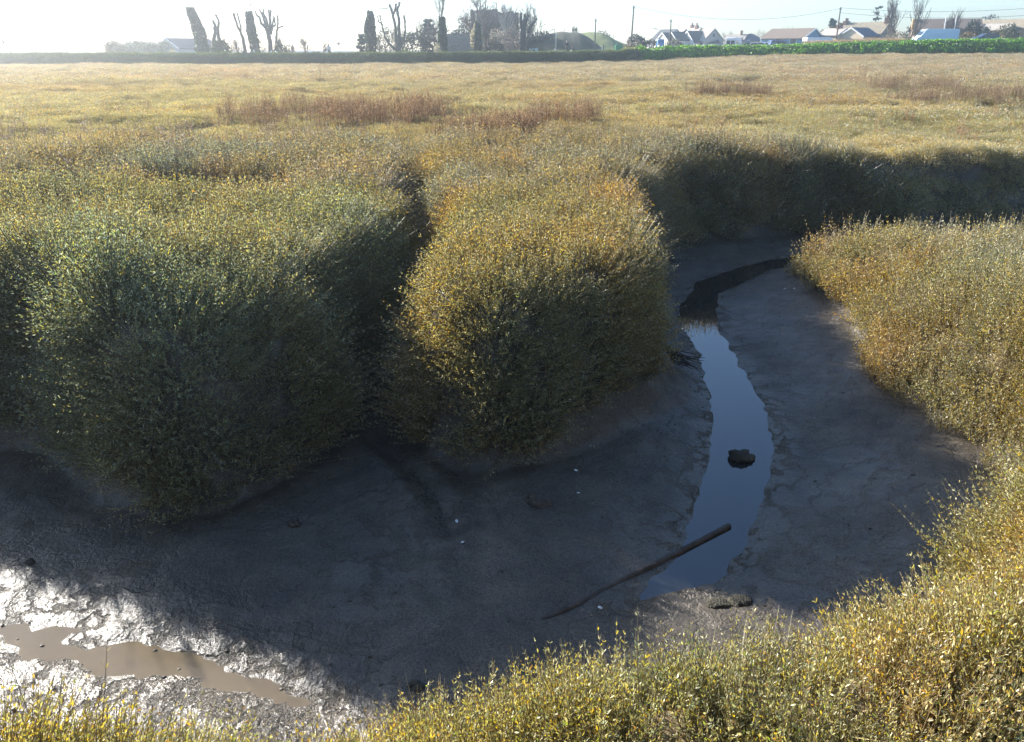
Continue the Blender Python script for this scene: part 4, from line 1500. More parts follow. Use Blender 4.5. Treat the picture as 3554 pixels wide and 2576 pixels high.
bush('brown twiggy thicket right of the dark hedge', 1775, 88, YT - 19, 60, 1200, [(3, (.16, .14, .12)), (2, (.22, .19, .16)), (1, (.1, .09, .08))], .26)
pollard('dark ivy covered pollard with short forked stubs right of the tower', [[(1808, 190, 13), (1811, 150, 12), (1814, 115, 11), (1820, 80, 9), (1824, 62, 6)], [(1812, 100, 7), (1807, 75, 6), (1809, 46, 4.5)], [(1822, 75, 6), (1823, 60, 5), (1821, 50, 4.5)], [(1822, 80, 6), (1832, 65, 4.5), (1833, 53, 3.5)],
        [(1836, 115, 5), (1840, 92, 5), (1852, 78, 4), (1863, 62, 3.2)]], YT - 16, mat=M('dark_ivied_bark', (.03, .03, .025), .9, .4, 5, .8, 12), sprouts=5)
bush('dark scrub on the left shoulder of the mound', 1870, 116, YT - 4, 120, 2400, [(3, (.05, .06, .045)), (2, (.08, .085, .06)), (1, (.11, .11, .08))], .3)
# right-hand side
bush('big round dark bush by the leaning telegraph pole', 2212, 122, 152, 66, 1900, [(3, (.05, .045, .04)), (2, (.09, .08, .065)), (1, (.16, .14, .11))], .28)
bush('dark hedge right of the big round bush', 2258, 140, 156, 60, 1300, [(3, (.02, .028, .02)), (2, (.035, .04, .025))], .26)
bush('pale tangled scrub at the bend of the embankment', 2196, 150, 140, 74, 800, TANB, .26)
bush('grey garden scrub before the row of houses', 2338, 136, 150, 56, 900, TANB, .24)
for q, (sx, wpx, top) in enumerate([(2366, 20, 150), (2427, 22, 151)]):
    bush('small dark shrub below the white gables', sx, top, 150, wpx, 260, DARKB, .2, group='dark shrubs below the white gables')
for q, (sx, top, w_) in enumerate([(2578, 98, 9), (2665, 96, 7), (2745, 84, 6), (2540, 112, 7), (2705, 100, 6), (3240, 84, 7)]):
    bare_tree('faint bare tree on the skyline behind the houses', sx, top, 300 + q * 6, w_ * 1.6, stems=3, maxlev=3, nb=(5, 5, 4), group='bare skyline trees', r0=.10, mat=PALEBARK)
conifer('dense dark conifer left of the tall wire pole', 2893, 68, 205, 58, 2800, 11, [(3, (.02, .035, .028)), (2, (.035, .05, .035))], ragged=.12)
bush('dark shrub at the foot of the dense conifer', 2860, 105, 204, 40, 500, DARKB, .3)
conifer('ragged windswept pine behind the tan roofed house', 3050, 28, 222, 96, 1500, 7, [(3, (.022, .035, .028)), (2, (.04, .05, .04))], lean=.06, ragged=.45, droop=.25)
bare_tree('tall bare many stemmed tree between the tan roof and the long van', 3150, -34, 168, 10.5, stems=5, up=1.2, spread=.36, nb=(4, 4, 3, 2), r0=.09, frac=.32)
bush('dark ivy at the foot of the many stemmed tree', 3158, 92, 166, 26, 420, DARKB, .22)
bush('brown bramble bank under the many stemmed tree', 3115, 112, 164, 90, 900, TANB, .26)
bare_tree('windswept bare tree beside the white posts', 3345, 16, 165, 7.4, stems=2, nb=(5, 4, 4, 3), up=.5, spread=.6)
bush('large dark evergreen behind the long van', 3385, 72, 158, 60, 1700, [(3, (.02, .028, .02)), (2, (.04, .05, .03))], .28)
bush('smaller blue green evergreen above the dark blue car', 3424, 94, 152, 40, 900, [(3, (.025, .045, .045)), (2, (.05, .07, .06))], .24)
bush('rusty hedge behind the long van', 3360, 112, 150, 90, 800, [(3, (.14, .09, .04)), (2, (.2, .13, .05)), (1, (.08, .08, .04))], .22)
bush('olive bush in front of the tan roof at the right edge', 3502, 88, 150, 84, 1600, OLIVE, .26)
bush('dark row of trees on the skyline at the right', 3440, 58, 230, 100, 1300, [(3, (.025, .035, .03)), (2, (.04, .05, .04))], .4)
bush('dark bushes left of the many stemmed tree', 3095, 98, 172, 44, 600, DARKB, .28)

# ------------------------------------------------------------------ mounds
def mound(name, label, sx0, sx1, prof, Y, depth, mat, seed):
    """prof: (sx, sy) crest line; a rounded ridge with that crest"""
    P = np.array(prof, dtype=float)
    sx = np.linspace(sx0, sx1, 70)
    top = [world_at(a, np.interp(a, P[:, 0], P[:, 1]), Y) for a in sx]
    tx = np.array([q.x for q in top])
    tz = np.array([q.z for q in top])
    vv = np.linspace(-1, 1, 25)
    g = land(tx, np.full(len(tx), Y)) - .3
    V = []
    for v in vv:
        hgt = np.cos(v * math.pi / 2) ** 1.15
        yy = Y + v * depth
        V.append(np.stack([tx, np.full(len(tx), yy), g + (tz - g) * hgt + .22 * fbm(tx * .6, yy * .5 + 0 * tx, seed, 5) * (0.25 + hgt * (1 - hgt) * 3)], 1))
    V = np.array(V)
    nr, nc = V.shape[:2]
    jj = (np.arange(nr - 1)[:, None] * nc + np.arange(nc - 1)[None, :]).ravel()
    return tag(link(bpy.data.objects.new(name, mesh_from(name, V.reshape(-1, 3), np.stack([jj, jj + 1, jj + nc + 1, jj + nc], 1), mat, True))), label, None, None, 'structure')


TURF = M('mound_turf', (.04, .048, .024), .95, .3, .5, .9, 3, col2=(.085, .082, .045))
LAWN = M('lawn_turf', (.10, .14, .03), .95, .3, .4, .6, 4, col2=(.20, .21, .07))
mound('mound', 'dark grassy mound with posts on its crest', 1800, 2120, [(1800, 165), (1850, 128), (1900, 119), (1930, 112), (1950, 109), (1975, 112), (2005, 113), (2020, 118), (2045, 132), (2062, 146), (2078, 160), (2095, 172), (2120, 185)], 158, 13, TURF, 5)
mound('hill', 'sunlit green slope right of the dark mound', 1990, 2290, [(1990, 120), (2020, 114), (2045, 111), (2080, 113), (2105, 122), (2130, 138), (2165, 152), (2210, 160), (2290, 176)], 190, 20, LAWN, 9)
bush('dark brown scrub on the crest of the sunlit slope', 2085, 112, 186, 84, 900, [(3, (.06, .05, .045)), (2, (.11, .09, .07))], .35, stem=False, name='scrub_patch', cat='scrub')

# ------------------------------------------------------------------ buildings
WHITEW = M('white_render', (.78, .76, .72), .8, .06, 3)
GREYW = M('grey_render', (.36, .35, .33), .85, .1, 2)
CREAMW = M('cream_render', (.68, .56, .40), .85, .1, 2)
BLUEW = M('blue_gable', (.14, .30, .46), .7, .12, 3)
STONEW = M('flint_wall', (.26, .25, .22), .9, .3, 5, .6, 10)
TOWERW = M('tower_stone', (.20, .175, .14), .95, .35, 1.6, .8, 5)  # stone lightened, which puts some distance haze into the colour
SLATE = M('dark_slate', (.055, .055, .065), .6, .25, 8, .4, 20)
NAVY = M('navy_roof', (.03, .04, .085), .5, .2, 5)
BROWNR = M('brown_tiles', (.20, .15, .115), .85, .25, 4, .4, 20)
TANR = M('tan_tiles', (.29, .24, .165), .85, .3, 2.5, .4, 20)
PALER = M('pale_lit_tiles', (.42, .37, .31), .85, .2, 3)  # pale tone also puts the sun on lit roof slopes into the colour
BRICK = M('chimney_brick', (.26, .13, .09), .9, .25, 8)
YBRICK = M('yellow_brick', (.5, .34, .14), .9, .2, 8)
TRIM = M('white_trim', (.8, .8, .8), .5, .04, 5)
GLASS = M('window_glass', (.03, .04, .06), .08, .2, 3, spec=.7)
POTS = M('chimney_pot', (.22, .12, .08), .8, .2, 10)


def rot2(x, y, a):
    return x * math.cos(a) - y * math.sin(a), x * math.sin(a) + y * math.cos(a)


def xf(mb, root, cx, cy, rot):
    """turn local shapes into the root's frame"""
    out = []
    for v in mb.v:
        x, y = rot2(v[:, 0], v[:, 1], rot)
        out.append(np.stack([x + cx - root.location.x, y + cy - root.location.y, v[:, 2] - root.location.z], 1))
    mb.v = out
    return mb


def block(root, cx, cy, W, Dp, rot, z0, ze, zr, wall, roof, hip=False, barge=False, ov=.3, wins=(), chims=(), flat=False):
    """one gabled or hipped block: gables face local -Y/+Y; local frame centred on cx, cy"""
    a = R(rot)
    w, d = W / 2, Dp / 2
    mb = MB()
    if hip or flat:
        mb.box((0, 0, (z0 + ze) / 2), (W, Dp, ze - z0))
    else:
        mb.prism([(-w, z0), (w, z0), (w, ze), (0, zr - .12), (-w, ze)], 'y', -d, d)
    wo_ = xf(mb, root, cx, cy, a).build('wall', wall, root)
    mb = MB()
    t = .16
    sl = (zr - ze) / w
    if flat:
        mb.box((0, 0, ze + .12), (W + .3, Dp + .3, .2))
    elif hip:
        r = max(0.2, d - w) if d > w else .2
        V = [(-w - ov, -d - ov, ze - .05), (w + ov, -d - ov, ze - .05), (w + ov, d + ov, ze - .05), (-w - ov, d + ov, ze - .05), (0, -r, zr), (0, r, zr)]
        mb.add(V, [(0, 1, 4), (1, 2, 5, 4), (2, 3, 5), (3, 0, 4, 5), (3, 2, 1, 0)])
    else:
        for sg in (-1, 1):
            pts = [(0, zr), (sg * (w + ov), ze - sl * ov), (sg * (w + ov), ze - sl * ov + t), (0, zr + t)]
            mb.prism(pts if sg > 0 else pts[::-1], 'y', -d - .25, d + .25)
    ro = xf(mb, root, cx, cy, a).build('roof', roof, root)
    if barge:
        mb = MB()
        for sg in (-1, 1):
            pts = [(0, zr - .16), (sg * (w + ov), ze - sl * ov - .16), (sg * (w + ov), ze - sl * ov + t + .02), (0, zr + t + .02)]
            mb.prism(pts if sg > 0 else pts[::-1], 'y', -d - .33, -d - .255)
        xf(mb, root, cx, cy, a).build('bargeboard', TRIM, root)
    for face, u, z, ww, hh in wins:
        mb = MB()
        mg = MB()
        if face == 'f':
            mb.box((u, -d - .03, z), (ww + .16, .08, hh + .16))
            mg.box((u, -d - .075, z), (ww, .03, hh))
        elif face == 'l':
            mb.box((-w - .03, u, z), (.08, ww + .16, hh + .16))
            mg.box((-w - .075, u, z), (.03, ww, hh))
        else:
            mb.box((w + .03, u, z), (.08, ww + .16, hh + .16))
            mg.box((w + .075, u, z), (.03, ww, hh))
        fo = xf(mb, root, cx, cy, a).build('window', TRIM, root)
        xf(mg, root, cx, cy, a).build('pane', GLASS, fo)
    for u, v, zb, zt, ww, dd, mat, pots in chims:
        mb = MB()
        mb.box((u, v, (zb + zt) / 2), (ww, dd, zt - zb))
        mb.box((u, v, zt + .06), (ww + .14, dd + .14, .12))
        ch = xf(mb, root, cx, cy, a).build('chimney', mat, root)
        if pots:
            mp = MB()
            for k in range(pots):
                uu = u + (k - (pots - 1) / 2) * (ww * .8 / pots)
                mp.tube([(uu, v, zt + .1), (uu, v, zt + .75)], [.13, .10], 8)
            xf(mp, root, cx, cy, a).build('chimney_pot', POTS, ch)
    return wo_, ro


def house(name, label, sx, Y, cat='house'):
    p = world_at(sx, 150, Y)
    return thing(name, label, cat, (p.x, Y, gz(p.x, Y) - .2))


def zrow(sx, sy, Y):
    return world_at(sx, sy, Y).z


def xcol(sx, sy, Y):
    return world_at(sx, sy, Y).x


# left: low sheds, long building, gabled house
r_ = house('low_shed', 'long low shed roof in the haze at the far left', 120, 240, 'building')
block(r_, xcol(90, 180, 240), 240, 7, 30, 88, r_.location.z, zrow(90, 184, 240), zrow(90, 180, 240), GREYW, SLATE)
block(r_, xcol(167, 180, 240), 241, 7, 6.2, 88, r_.location.z, zrow(167, 182, 240), zrow(167, 177, 240), GREYW, SLATE)
r_ = house('low_shed', 'second low shed roof in the haze, right of the longest one', 270, 238, 'building')
block(r_, xcol(268, 182, 238), 238, 7, 11, 90, r_.location.z, zrow(268, 186, 238), zrow(268, 183, 238), GREYW, SLATE)
Y = 172
r_ = house('long_building', 'long low building with a straight brown roof behind bushes', 490, Y, 'building')
block(r_, xcol(495, 150, Y), Y, 7, 12.5, 90, r_.location.z, zrow(495, 160, Y), zrow(495, 144, Y), GREYW, BROWNR, wins=[('l', -3, r_.location.z + 1.6, 1.4, 1.2), ('l', 2, r_.location.z + 1.6, 1.4, 1.2)])
bush('broad grey green bush before the long brown roofed building', 480, 145, 160, 180, 2400, [(3, (.13, .14, .10)), (2, (.17, .17, .12)), (1, (.09, .10, .08))], .34)
bush('round grey bush at the right end of the long building', 570, 147, 158, 56, 900, [(3, (.13, .14, .10)), (2, (.17, .17, .12))], .3)
Y = 165
r_ = house('gabled_house', 'pale gabled house beside the leaning ivy trunk', 640, Y)
block(r_, xcol(632, 150, Y), Y + 3, 8.2, 9, 38 - 75, r_.location.z, zrow(613, 168, Y), zrow(613, 135, Y), M('lilac_render', (.5, .5, .56), .8, .08, 3), SLATE, barge=True, wins=[('f', 0, zrow(613, 152, Y), .9, .8)])
Y = 185
r_ = house('long_building', 'row of low blue grey roofs behind the small bare trees', 1140, Y, 'building')
block(r_, xcol(1080, 180, Y), Y, 8, 15, 90, r_.location.z, zrow(1080, 186, Y), zrow(1080, 176.5, Y), GREYW, M('blue_grey_roof', (.17, .20, .26), .7, .15, 3), hip=True)
block(r_, xcol(1185, 180, Y), Y - 1, 8, 9, 80, r_.location.z, zrow(1185, 186, Y), zrow(1185, 175.5, Y), GREYW, M('blue_grey_roof_two', (.19, .21, .26), .7, .15, 3), hip=True)
Y = 190
r_ = house('long_building', 'low reddish roof among the left trunks', 1005, Y, 'building')
block(r_, xcol(1010, 182, Y), Y, 8, 12, 90, r_.location.z, zrow(1005, 186, Y), zrow(1005, 179, Y), GREYW, BROWNR)
Y = 160
r_ = house('stone_tower', 'square ruined stone tower behind the great bare tree', 1717, Y, 'tower')
x0, x1 = xcol(1634, 60, Y), xcol(1800, 60, Y)
zt = zrow(1717, 37, Y)
V, Fq = [], []
mb = MB()
mb.box(((x0 + x1) / 2 - r_.location.x, 4.0, (zt - .5 - r_.location.z) / 2), (x1 - x0, 8.0, zt - .5 - r_.location.z))
mb.build('wall', TOWERW, r_)
mb = MB()
k = 18
for i in range(k):
    xx = x0 + (x1 - x0) * (i + .5) / k
    hh = .45 + .22 * RNG.uniform(-1, 1) + (-.25 if i > k * .55 else 0.1)
    mb.box((xx - r_.location.x, .45, zt - .5 - r_.location.z + hh / 2), ((x1 - x0) / k * 1.0 - .003, .9, hh))
    mb.box((xx - r_.location.x, 1.353, zt - .5 - r_.location.z + hh / 2), ((x1 - x0) / k * 1.0 - .003, .9, hh * .8))
mb.build('parapet', TOWERW, r_)
n = 1500
P = np.stack([RNG.uniform(x0, x1, n) - r_.location.x, np.full(n, -.08) + RNG.normal(size=n) * .05, np.zeros(n)], 1)
P[:, 2] = RNG.uniform(1, zt - r_.location.z - .4, n)
m = fbm(P[:, 0] * .5, P[:, 2] * .5, 511, 3) > .02
P = P[m]
leaf_obj('ivy', P, np.tile([0, -1.0, -.2], (len(P), 1)) + RNG.normal(size=(len(P), 3)) * .6, RNG.uniform(.2, .4, len(P)), .4, pick([(3, (.10, .095, .06)), (2, (.14, .12, .09)), (1, (.05, .06, .04))], len(P)), r_)
mb = MB()
xa, xb = xcol(1545, 120, 146), xcol(1640, 120, 146)
zb = gz((xa + xb) / 2, 146) - .2
zt2 = zrow(1590, 120, 146)
mb.box((0, 0, (zt2 - zb) / 2), (xb - xa, .5, zt2 - zb))
mb.box((0, 0, zt2 - zb + .06), (xb - xa + .1, .62, .12))
o = mb.build('flint_wall', STONEW)
o.location = ((xa + xb) / 2, 146, zb)
tag(o, 'flint garden wall left of the stone tower', 'wall')

# the row of white gabled houses
Y = 238
for sxa, sya, sxm, yr, dorm, lab in ((2301, 115, 2335, 104, 0, 'leftmost of the three white gabled houses, half hidden by the pole'), (2332, 112, 2366, 103, 1, 'middle white gabled house in the row, with the narrow gable'),
                                     (2388, 109, 2420, 98, 1, 'white house with the tallest gable and a dark sloping roof')):
    r_ = house('gabled_house', lab, sxa, Y)
    z0 = r_.location.z
    big = sxa == 2388
    W = 6.6 if big else 5.6
    ze = zrow(sxa, 148 if big else 140, Y)
    gx_, gy_ = xcol(sxa, sya, Y), Y
    dirx, diry = math.sin(R(-66)), -math.cos(R(-66))
    L = 8.5 if big else 7.0
    block(r_, gx_ - dirx * L / 2, gy_ - diry * L / 2, W, L, -66, z0, ze, zrow(sxa, sya, Y), WHITEW, SLATE, barge=True, wins=[('f', 0, z0 + 1.9, 1.3, 1.2)])
    bx = xcol(sxm, 120, Y)
    block(r_, bx, Y + 6.5, 7.5, 6.5, 32, z0, ze, zrow(sxm, yr, Y + 6), WHITEW, PALER if dorm else SLATE)
r_ = house('gabled_house', 'house with a shaded grey gable, small window and two chimneys', 2478, Y)
z0 = r_.location.z
za, ze = zrow(2481, 100, Y), zrow(2481, 141, Y)
rot = 36
nx_, ny_ = math.sin(R(rot)), -math.cos(R(rot))
gx_, gy_ = xcol(2479, 110, Y), Y
block(r_, gx_ - nx_ * 5.2, gy_ - ny_ * 5.2, 8.6, 10.4, rot, z0, ze, za, GREYW, PALER, wins=[('f', -.2, zrow(2480, 123, Y), 1.0, 1.0)],  # grey wall and pale roof carry shade and sun in their colour
      chims=[(-.2, 1.2, za - 1.0, zrow(2462, 88, Y), .8, .8, BRICK, 2), (.3, 3.4, za - 1.0, zrow(2462, 87, Y), .8, .8, BRICK, 2)])
block(r_, gx_ - nx_ * 4.6 + math.cos(R(rot)) * -2.9, gy_ - ny_ * 4.6 + math.sin(R(rot)) * -2.9, 2.4, 3.2, rot - 90, zrow(2440, 143, Y), zrow(2440, 120, Y), zrow(2440, 116, Y), WHITEW, SLATE)
# dark blue roof, small white gable
Y = 226
r_ = house('bungalow', 'low house with a wide dark blue hipped roof behind the parked cars', 2605, Y)
block(r_, xcol(2604, 130, Y), Y, 6.5, 7.2, 82, r_.location.z, zrow(2604, 142, Y), zrow(2604, 117, Y), GREYW, NAVY, hip=True, wins=[('l', 1.0, r_.location.z + 1.5, 1.2, 1.0)],
      chims=[(0, 2.4, zrow(2604, 121, Y), zrow(2571, 108, Y), .6, .6, BRICK, 0)])
block(r_, xcol(2562, 130, Y), Y + 1, 5, 5, 60, r_.location.z, zrow(2562, 138, Y), zrow(2562, 121, Y), WHITEW, PALER)
Y = 262
r_ = house('small_house', 'small distant white gable left of the bungalow with the blue gable', 2672, Y)
block(r_, xcol(2682, 135, Y), Y + 3, 4.2, 7, -62, r_.location.z, zrow(2670, 142, Y), zrow(2670, 128, Y), WHITEW, SLATE)
# bungalow with blue gable
Y = 192
r_ = house('bungalow', 'bungalow with a brown tiled roof and a blue front gable', 2815, Y)
z0 = r_.location.z
rot = 44
nx_, ny_ = math.sin(R(rot)), -math.cos(R(rot))
gx_, gy_ = xcol(2827, 110, Y), Y
block(r_, gx_ - nx_ * 5.2, gy_ - ny_ * 5.2, 10.2, 10.4, rot, z0, zrow(2830, 134, Y), zrow(2827, 100, Y), BLUEW, BROWNR, barge=True, wins=[('f', 0, z0 + 1.5, 2.0, 1.0), ('l', -3, z0 + 1.5, 1.4, 1.1), ('l', .5, z0 + 1.5, 1.6, 1.1)],
      chims=[(0, 5.0, zrow(2722, 130, Y), zrow(2722, 118, Y), .5, .5, BRICK, 1)])
mb = MB()
dsh = [(0.30 * math.cos(t), 0.30 * math.sin(t)) for t in np.linspace(0, 2 * math.pi, 13)[:-1]]
mb.prism(dsh, 'y', 0, .06)
mb.tube([(0, .05, 0), (0, .5, -.25)], [.03, .03], 5)
mb.v = [v + np.array([xcol(2759, 124, Y) - r_.location.x, .2, zrow(2759, 124, Y) - r_.location.z]) for v in mb.v]
mb.build('satellite_dish', TRIM, r_)
# house E and F
Y = 190
r_ = house('gabled_house', 'cream gabled house with a long dark roof running right', 2960, Y)
z0 = r_.location.z
rot = -52
nx_, ny_ = math.sin(R(rot)), -math.cos(R(rot))
gx_, gy_ = xcol(2957, 98, Y), Y
block(r_, gx_ - nx_ * 3.4, gy_ - ny_ * 3.4, 6.0, 6.8, rot, z0, zrow(2957, 126, Y), zrow(2957, 97, Y), CREAMW, NAVY, barge=True, wins=[('f', 0, z0 + 1.5, 1.2, 1.0)])
block(r_, xcol(2932, 110, Y), Y + 5, 6, 5, 35, z0, zrow(2930, 122, Y), zrow(2930, 99, Y), CREAMW, PALER, chims=[(0, -.5, zrow(2925, 106, Y), zrow(2925, 88, Y), 1.0, .7, BRICK, 2)])
Y = 203
r_ = house('gabled_house', 'big house with a tan roof, pale stone gable and crowded chimney pots', 3083, Y)
z0 = r_.location.z
rot = 46
nx_, ny_ = math.sin(R(rot)), -math.cos(R(rot))
gx_, gy_ = xcol(3083, 90, Y), Y
za = zrow(3083, 78, Y)
block(r_, gx_ - nx_ * 5, gy_ - ny_ * 5, 9.2, 10.5, rot, z0, zrow(3083, 118, Y), za, STONEW, TANR,
      chims=[(0.0, -4.6, za - .8, zrow(3083, 65, Y), 1.7, .8, BRICK, 4), (0.0, 5.2, za - 1.5, zrow(2990, 72, Y), 2.2, .9, BRICK, 5), (-3.6, 5.0, zrow(2985, 100, Y), zrow(2983, 80, Y), 1.0, .8, BRICK, 0)])
# house G
Y = 184
r_ = house('brown_house', 'house with a long brown hipped roof and yellow chimney behind the long van', 3285, Y)
z0 = r_.location.z
block(r_, xcol(3300, 85, Y), Y + 2, 8.6, 13.0, 72, z0, zrow(3300, 104, Y), zrow(3300, 68, Y + 2), BROWNR, BROWNR, hip=False, wins=[('l', 1.5, zrow(3290, 110, Y), 1.4, 1.0)],
      chims=[(-.5, 6.4, zrow(3225, 100, Y), zrow(3223, 66, Y), 1.0, 1.0, YBRICK, 0)])
block(r_, xcol(3277, 85, Y), Y - 2.6, 2.0, 2.6, 72 - 90, zrow(3277, 104, Y), zrow(3277, 78, Y - 2), zrow(3277, 70, Y - 2), SLATE, SLATE)
# house H at the right edge
Y = 178
r_ = house('tan_house', 'tan roofed house with a red brick chimney at the right edge', 3510, Y)
z0 = r_.location.z
za = zrow(3520, 66, Y)
block(r_, xcol(3545, 85, Y), Y + 6, 9, 13, 40, z0, zrow(3500, 100, Y), za, M('tan_render', (.42, .3, .17), .85, .2, 2), TANR, chims=[(-.5, -4.6, za - 1.2, zrow(3500, 51, Y), 1.5, 1.1, BRICK, 0)])
block(r_, xcol(3470, 95, Y), Y + 3, 7, 8, 40, z0, zrow(3470, 106, Y), zrow(3470, 84, Y), M('ochre_render', (.42, .3, .17), .85, .2, 2), PALER)

# ------------------------------------------------------------------ poles, posts, wires
WOODP = M('pole_wood', (.10, .085, .07), .9, .25, 6)
WHITEP = M('white_post', (.72, .72, .70), .5, .06, 6)
METAL = M('grey_metal', (.30, .31, .32), .45, .15, 8)


def pole(name, label, cat, s0, s1, Y, r, mat, cap=None, group=None):
    a, b = world_at(*s0, Y), world_at(*s1, Y)
    z0 = gz(a.x, Y) - .3
    root = thing(name, label, cat, (a.x, Y, z0), 0, group)
    mb = MB()
    t = np.linspace(0, 1, 5)[:, None]
    A, B = np.array([0, 0, 0.0]), np.array([b.x - a.x, 0, b.z - z0])
    mb.tube(A + (B - A) * t, np.linspace(r, r * .78, 5), 10)
    mb.build('pole' if name != 'post' else 'shaft', mat, root, True)
    c = MB()
    if cap == 'lamp':
        c.tube([B + np.array([0, 0, -.1]), B + np.array([-.35, 0, .05])], [.04, .035], 6)
        c.box(tuple(B + np.array([-.55, 0, .04])), (.6, .22, .12))
        c.build('lamp_head', METAL, root)
    elif cap == 'tele':
        c.box(tuple(B + np.array([0, -.02, -.35])), (.5, .09, .09))
        for dx in (-.2, .2):
            c.tube([B + np.array([dx, -.02, -.3]), B + np.array([dx, -.02, -.14])], [.035, .03], 6)
        c.build('insulators', METAL, root)
    else:
        c.tube([B + np.array([0, 0, -.02]), B + np.array([0, 0, .05])], [r * .9, r * .6], 8)
        c.build('cap', mat, root)
    return root, Vector((b.x, Y, b.z))


pole('telegraph_pole', 'shorter telegraph pole before the dark mound', 'pole', (2063, 176), (2068, 65), 140, .12, WOODP, 'tele')
_, T1 = pole('telegraph_pole', 'tall leaning telegraph pole beside the big round bush', 'pole', (2188, 176), (2200, 20), 140, .14, WOODP, 'tele')
pole('telegraph_pole', 'telegraph pole in front of the white gabled houses', 'pole', (2326, 164), (2329, 67), 146, .11, WOODP, 'tele')
_, T2 = pole('telegraph_pole', 'telegraph pole carrying wires near the dense conifer', 'pole', (2904, 130), (2918, 25), 152, .13, WOODP, 'tele')
pole('street_lamp', 'thin street lamp behind the blue cabin', 'lamp', (2282, 165), (2283, 101), 158, .06, METAL, 'lamp')
pole('flag_pole', 'thin pale pole left of the standing person', 'pole', (1929, 182), (1931, 92), 133, .055, M('pale_metal', (.5, .52, .52), .4, .1, 9))
pole('post', 'short white post beside the thin pale pole', 'post', (1926, 188), (1925, 170), 129, .055, WHITEP)
pole('post', 'thin white post right of the wide dark blue roof', 'post', (2640, 160), (2641, 130), 160, .06, WHITEP)
pole('post', 'left of the two tall white posts before the brown roofed house', 'post', (3278, 110), (3285, 58), 160, .11, WHITEP)
pole('post', 'right of the two tall white posts before the brown roofed house', 'post', (3314, 110), (3320, 58), 160, .11, WHITEP)
for sx, top, bot in ((1924, 99, 114), (1958, 97, 112), (2003, 98, 116), (2009, 100, 117)):
    a, b = world_at(sx, bot, 157.6), world_at(sx, top, 157.6)
    mb = MB()
    mb.tube([(0, 0, -.9), (0, 0, b.z - a.z)], [.06, .05], 8)
    o = mb.build('fence_post', WOODP, None, True)
    o.location = a
    tag(o, 'thin dark post on the crest of the mound', 'post', 'posts on the mound crest')
a = world_at(1994, 114, 157.5)
rt = thing('timber_stand', 'dark broken timber frame on the crest of the mound', 'frame', (a.x, a.y, a.z - .6))
mb = MB()
for dx, h in ((-.35, 1.6), (-.12, 1.75), (.2, 1.45), (.42, 1.6)):
    mb.box((dx, 0, h / 2), (.16, .16, h))
mb.build('upright', WOODP, rt)
mb = MB()
for z_ in (.95, 1.2):
    mb.box((0, -.13, z_), (1.0, .09, .17))
mb.build('rail', WOODP, rt)
rt = thing('rail_fence', 'sloping rail fence on the left shoulder of the mound', 'fence', world_at(1890, 124, 156))
o0 = rt.location.copy()
for sx, top, bot in ((1888, 106, 126), (1898, 108, 126)):
    a, b = world_at(sx, bot, 156) - o0, world_at(sx, top, 156) - o0
    mb = MB()
    mb.tube([(a.x, 0, a.z - .8), (b.x, 0, b.z)], [.16, .13], 8)
    mb.build('post', WOODP, rt)
mb = MB()
a, b = world_at(1889, 122, 156) - o0, world_at(1924, 102, 156.0) - o0
mb.tube([(a.x, 0, a.z), (b.x, 0, b.z)], [.04, .04], 6)
a, b = world_at(1889, 116, 156) - o0, world_at(1924, 99, 156.0) - o0
mb.tube([(a.x, 0, a.z), (b.x, 0, b.z)], [.04, .04], 6)
mb.build('rail', WOODP, rt)


def wire(label, a, b, sag, r=.022):
    mb = MB()
    t = np.linspace(0, 1, 26)
    A, B = np.array(a), np.array(b)
    P = A[None] + (B - A)[None] * t[:, None]
    P[:, 2] -= sag * 4 * t * (1 - t)
    mb.tube(P, [r] * 26, 5)
    return tag(mb.build('wire', SLATE), label, 'cable')


wire('overhead wire sagging left from the pole by the conifer', T1 + Vector((0, 0, -.1)), T2 + Vector((0, 0, -.2)), 1.9)
wire('upper overhead wire running right from the pole by the conifer', T2 + Vector((0, 0, -.1)), world_at(3700, 18, 140), .8)
wire('lower overhead wire running right over the long van', T2 + Vector((0, 0, -.9)), world_at(3700, 42, 142), .9)

# ------------------------------------------------------------------ small things on the embankment
rt = thing('barrier', 'low pale blue metal barrier on the embankment before the mound', 'barrier', world_at(1851, 184, 128.5))
o0 = rt.location.copy()
PB = M('pale_blue_paint', (.42, .56, .66), .5, .1, 8)
for sx in (1839, 1846, 1858.5, 1864):
    a, b = world_at(sx, 184, 128.5) - o0, world_at(sx, 169 if sx != 1846 else 171, 128.5) - o0
    mb = MB()
    mb.box((a.x, 0, (a.z + b.z) / 2 - .1), (.13 if sx < 1862 else .24, .08, b.z - a.z + .3))
    mb.build('leg', PB, rt)
mb = MB()
a, b = world_at(1845, 170.5, 128.5) - o0, world_at(1863, 170.5, 128.5) - o0
mb.box(((a.x + b.x) / 2, -.06, a.z), (b.x - a.x, .07, .12))
mb.build('rail', PB, rt)
rt = thing('sign_post', 'dark post with a small pale panel at the foot of the sunlit slope', 'sign', world_at(2094, 175, 134))
mb = MB()
hgt = world_at(2094, 156, 134).z - rt.location.z
mb.box((0, 0, hgt / 2 - .2), (.17, .17, hgt + .4))
mb.build('post', WOODP, rt)
mb = MB()
mb.box((-.19, -.03, hgt * .35), (.16, .05, hgt * .75))
mb.build('panel', WHITEP, rt)
rt = thing('green_bin', 'bright green box bin behind the embankment', 'bin', world_at(2147, 178, 137))
GRN = M('green_paint', (.03, .26, .10), .45, .1, 6)
mb = MB()
mb.box((0, 0, .28), (1.15, .75, 1.0), 0, 1.06)
mb.build('body', GRN, rt, bevel=.03)
mb = MB()
mb.prism([(-.62, .785), (.62, .785), (.60, .93), (-.3, 1.0), (-.60, .93)], 'y', -.42, .42)
mb.build('lid', GRN, rt)
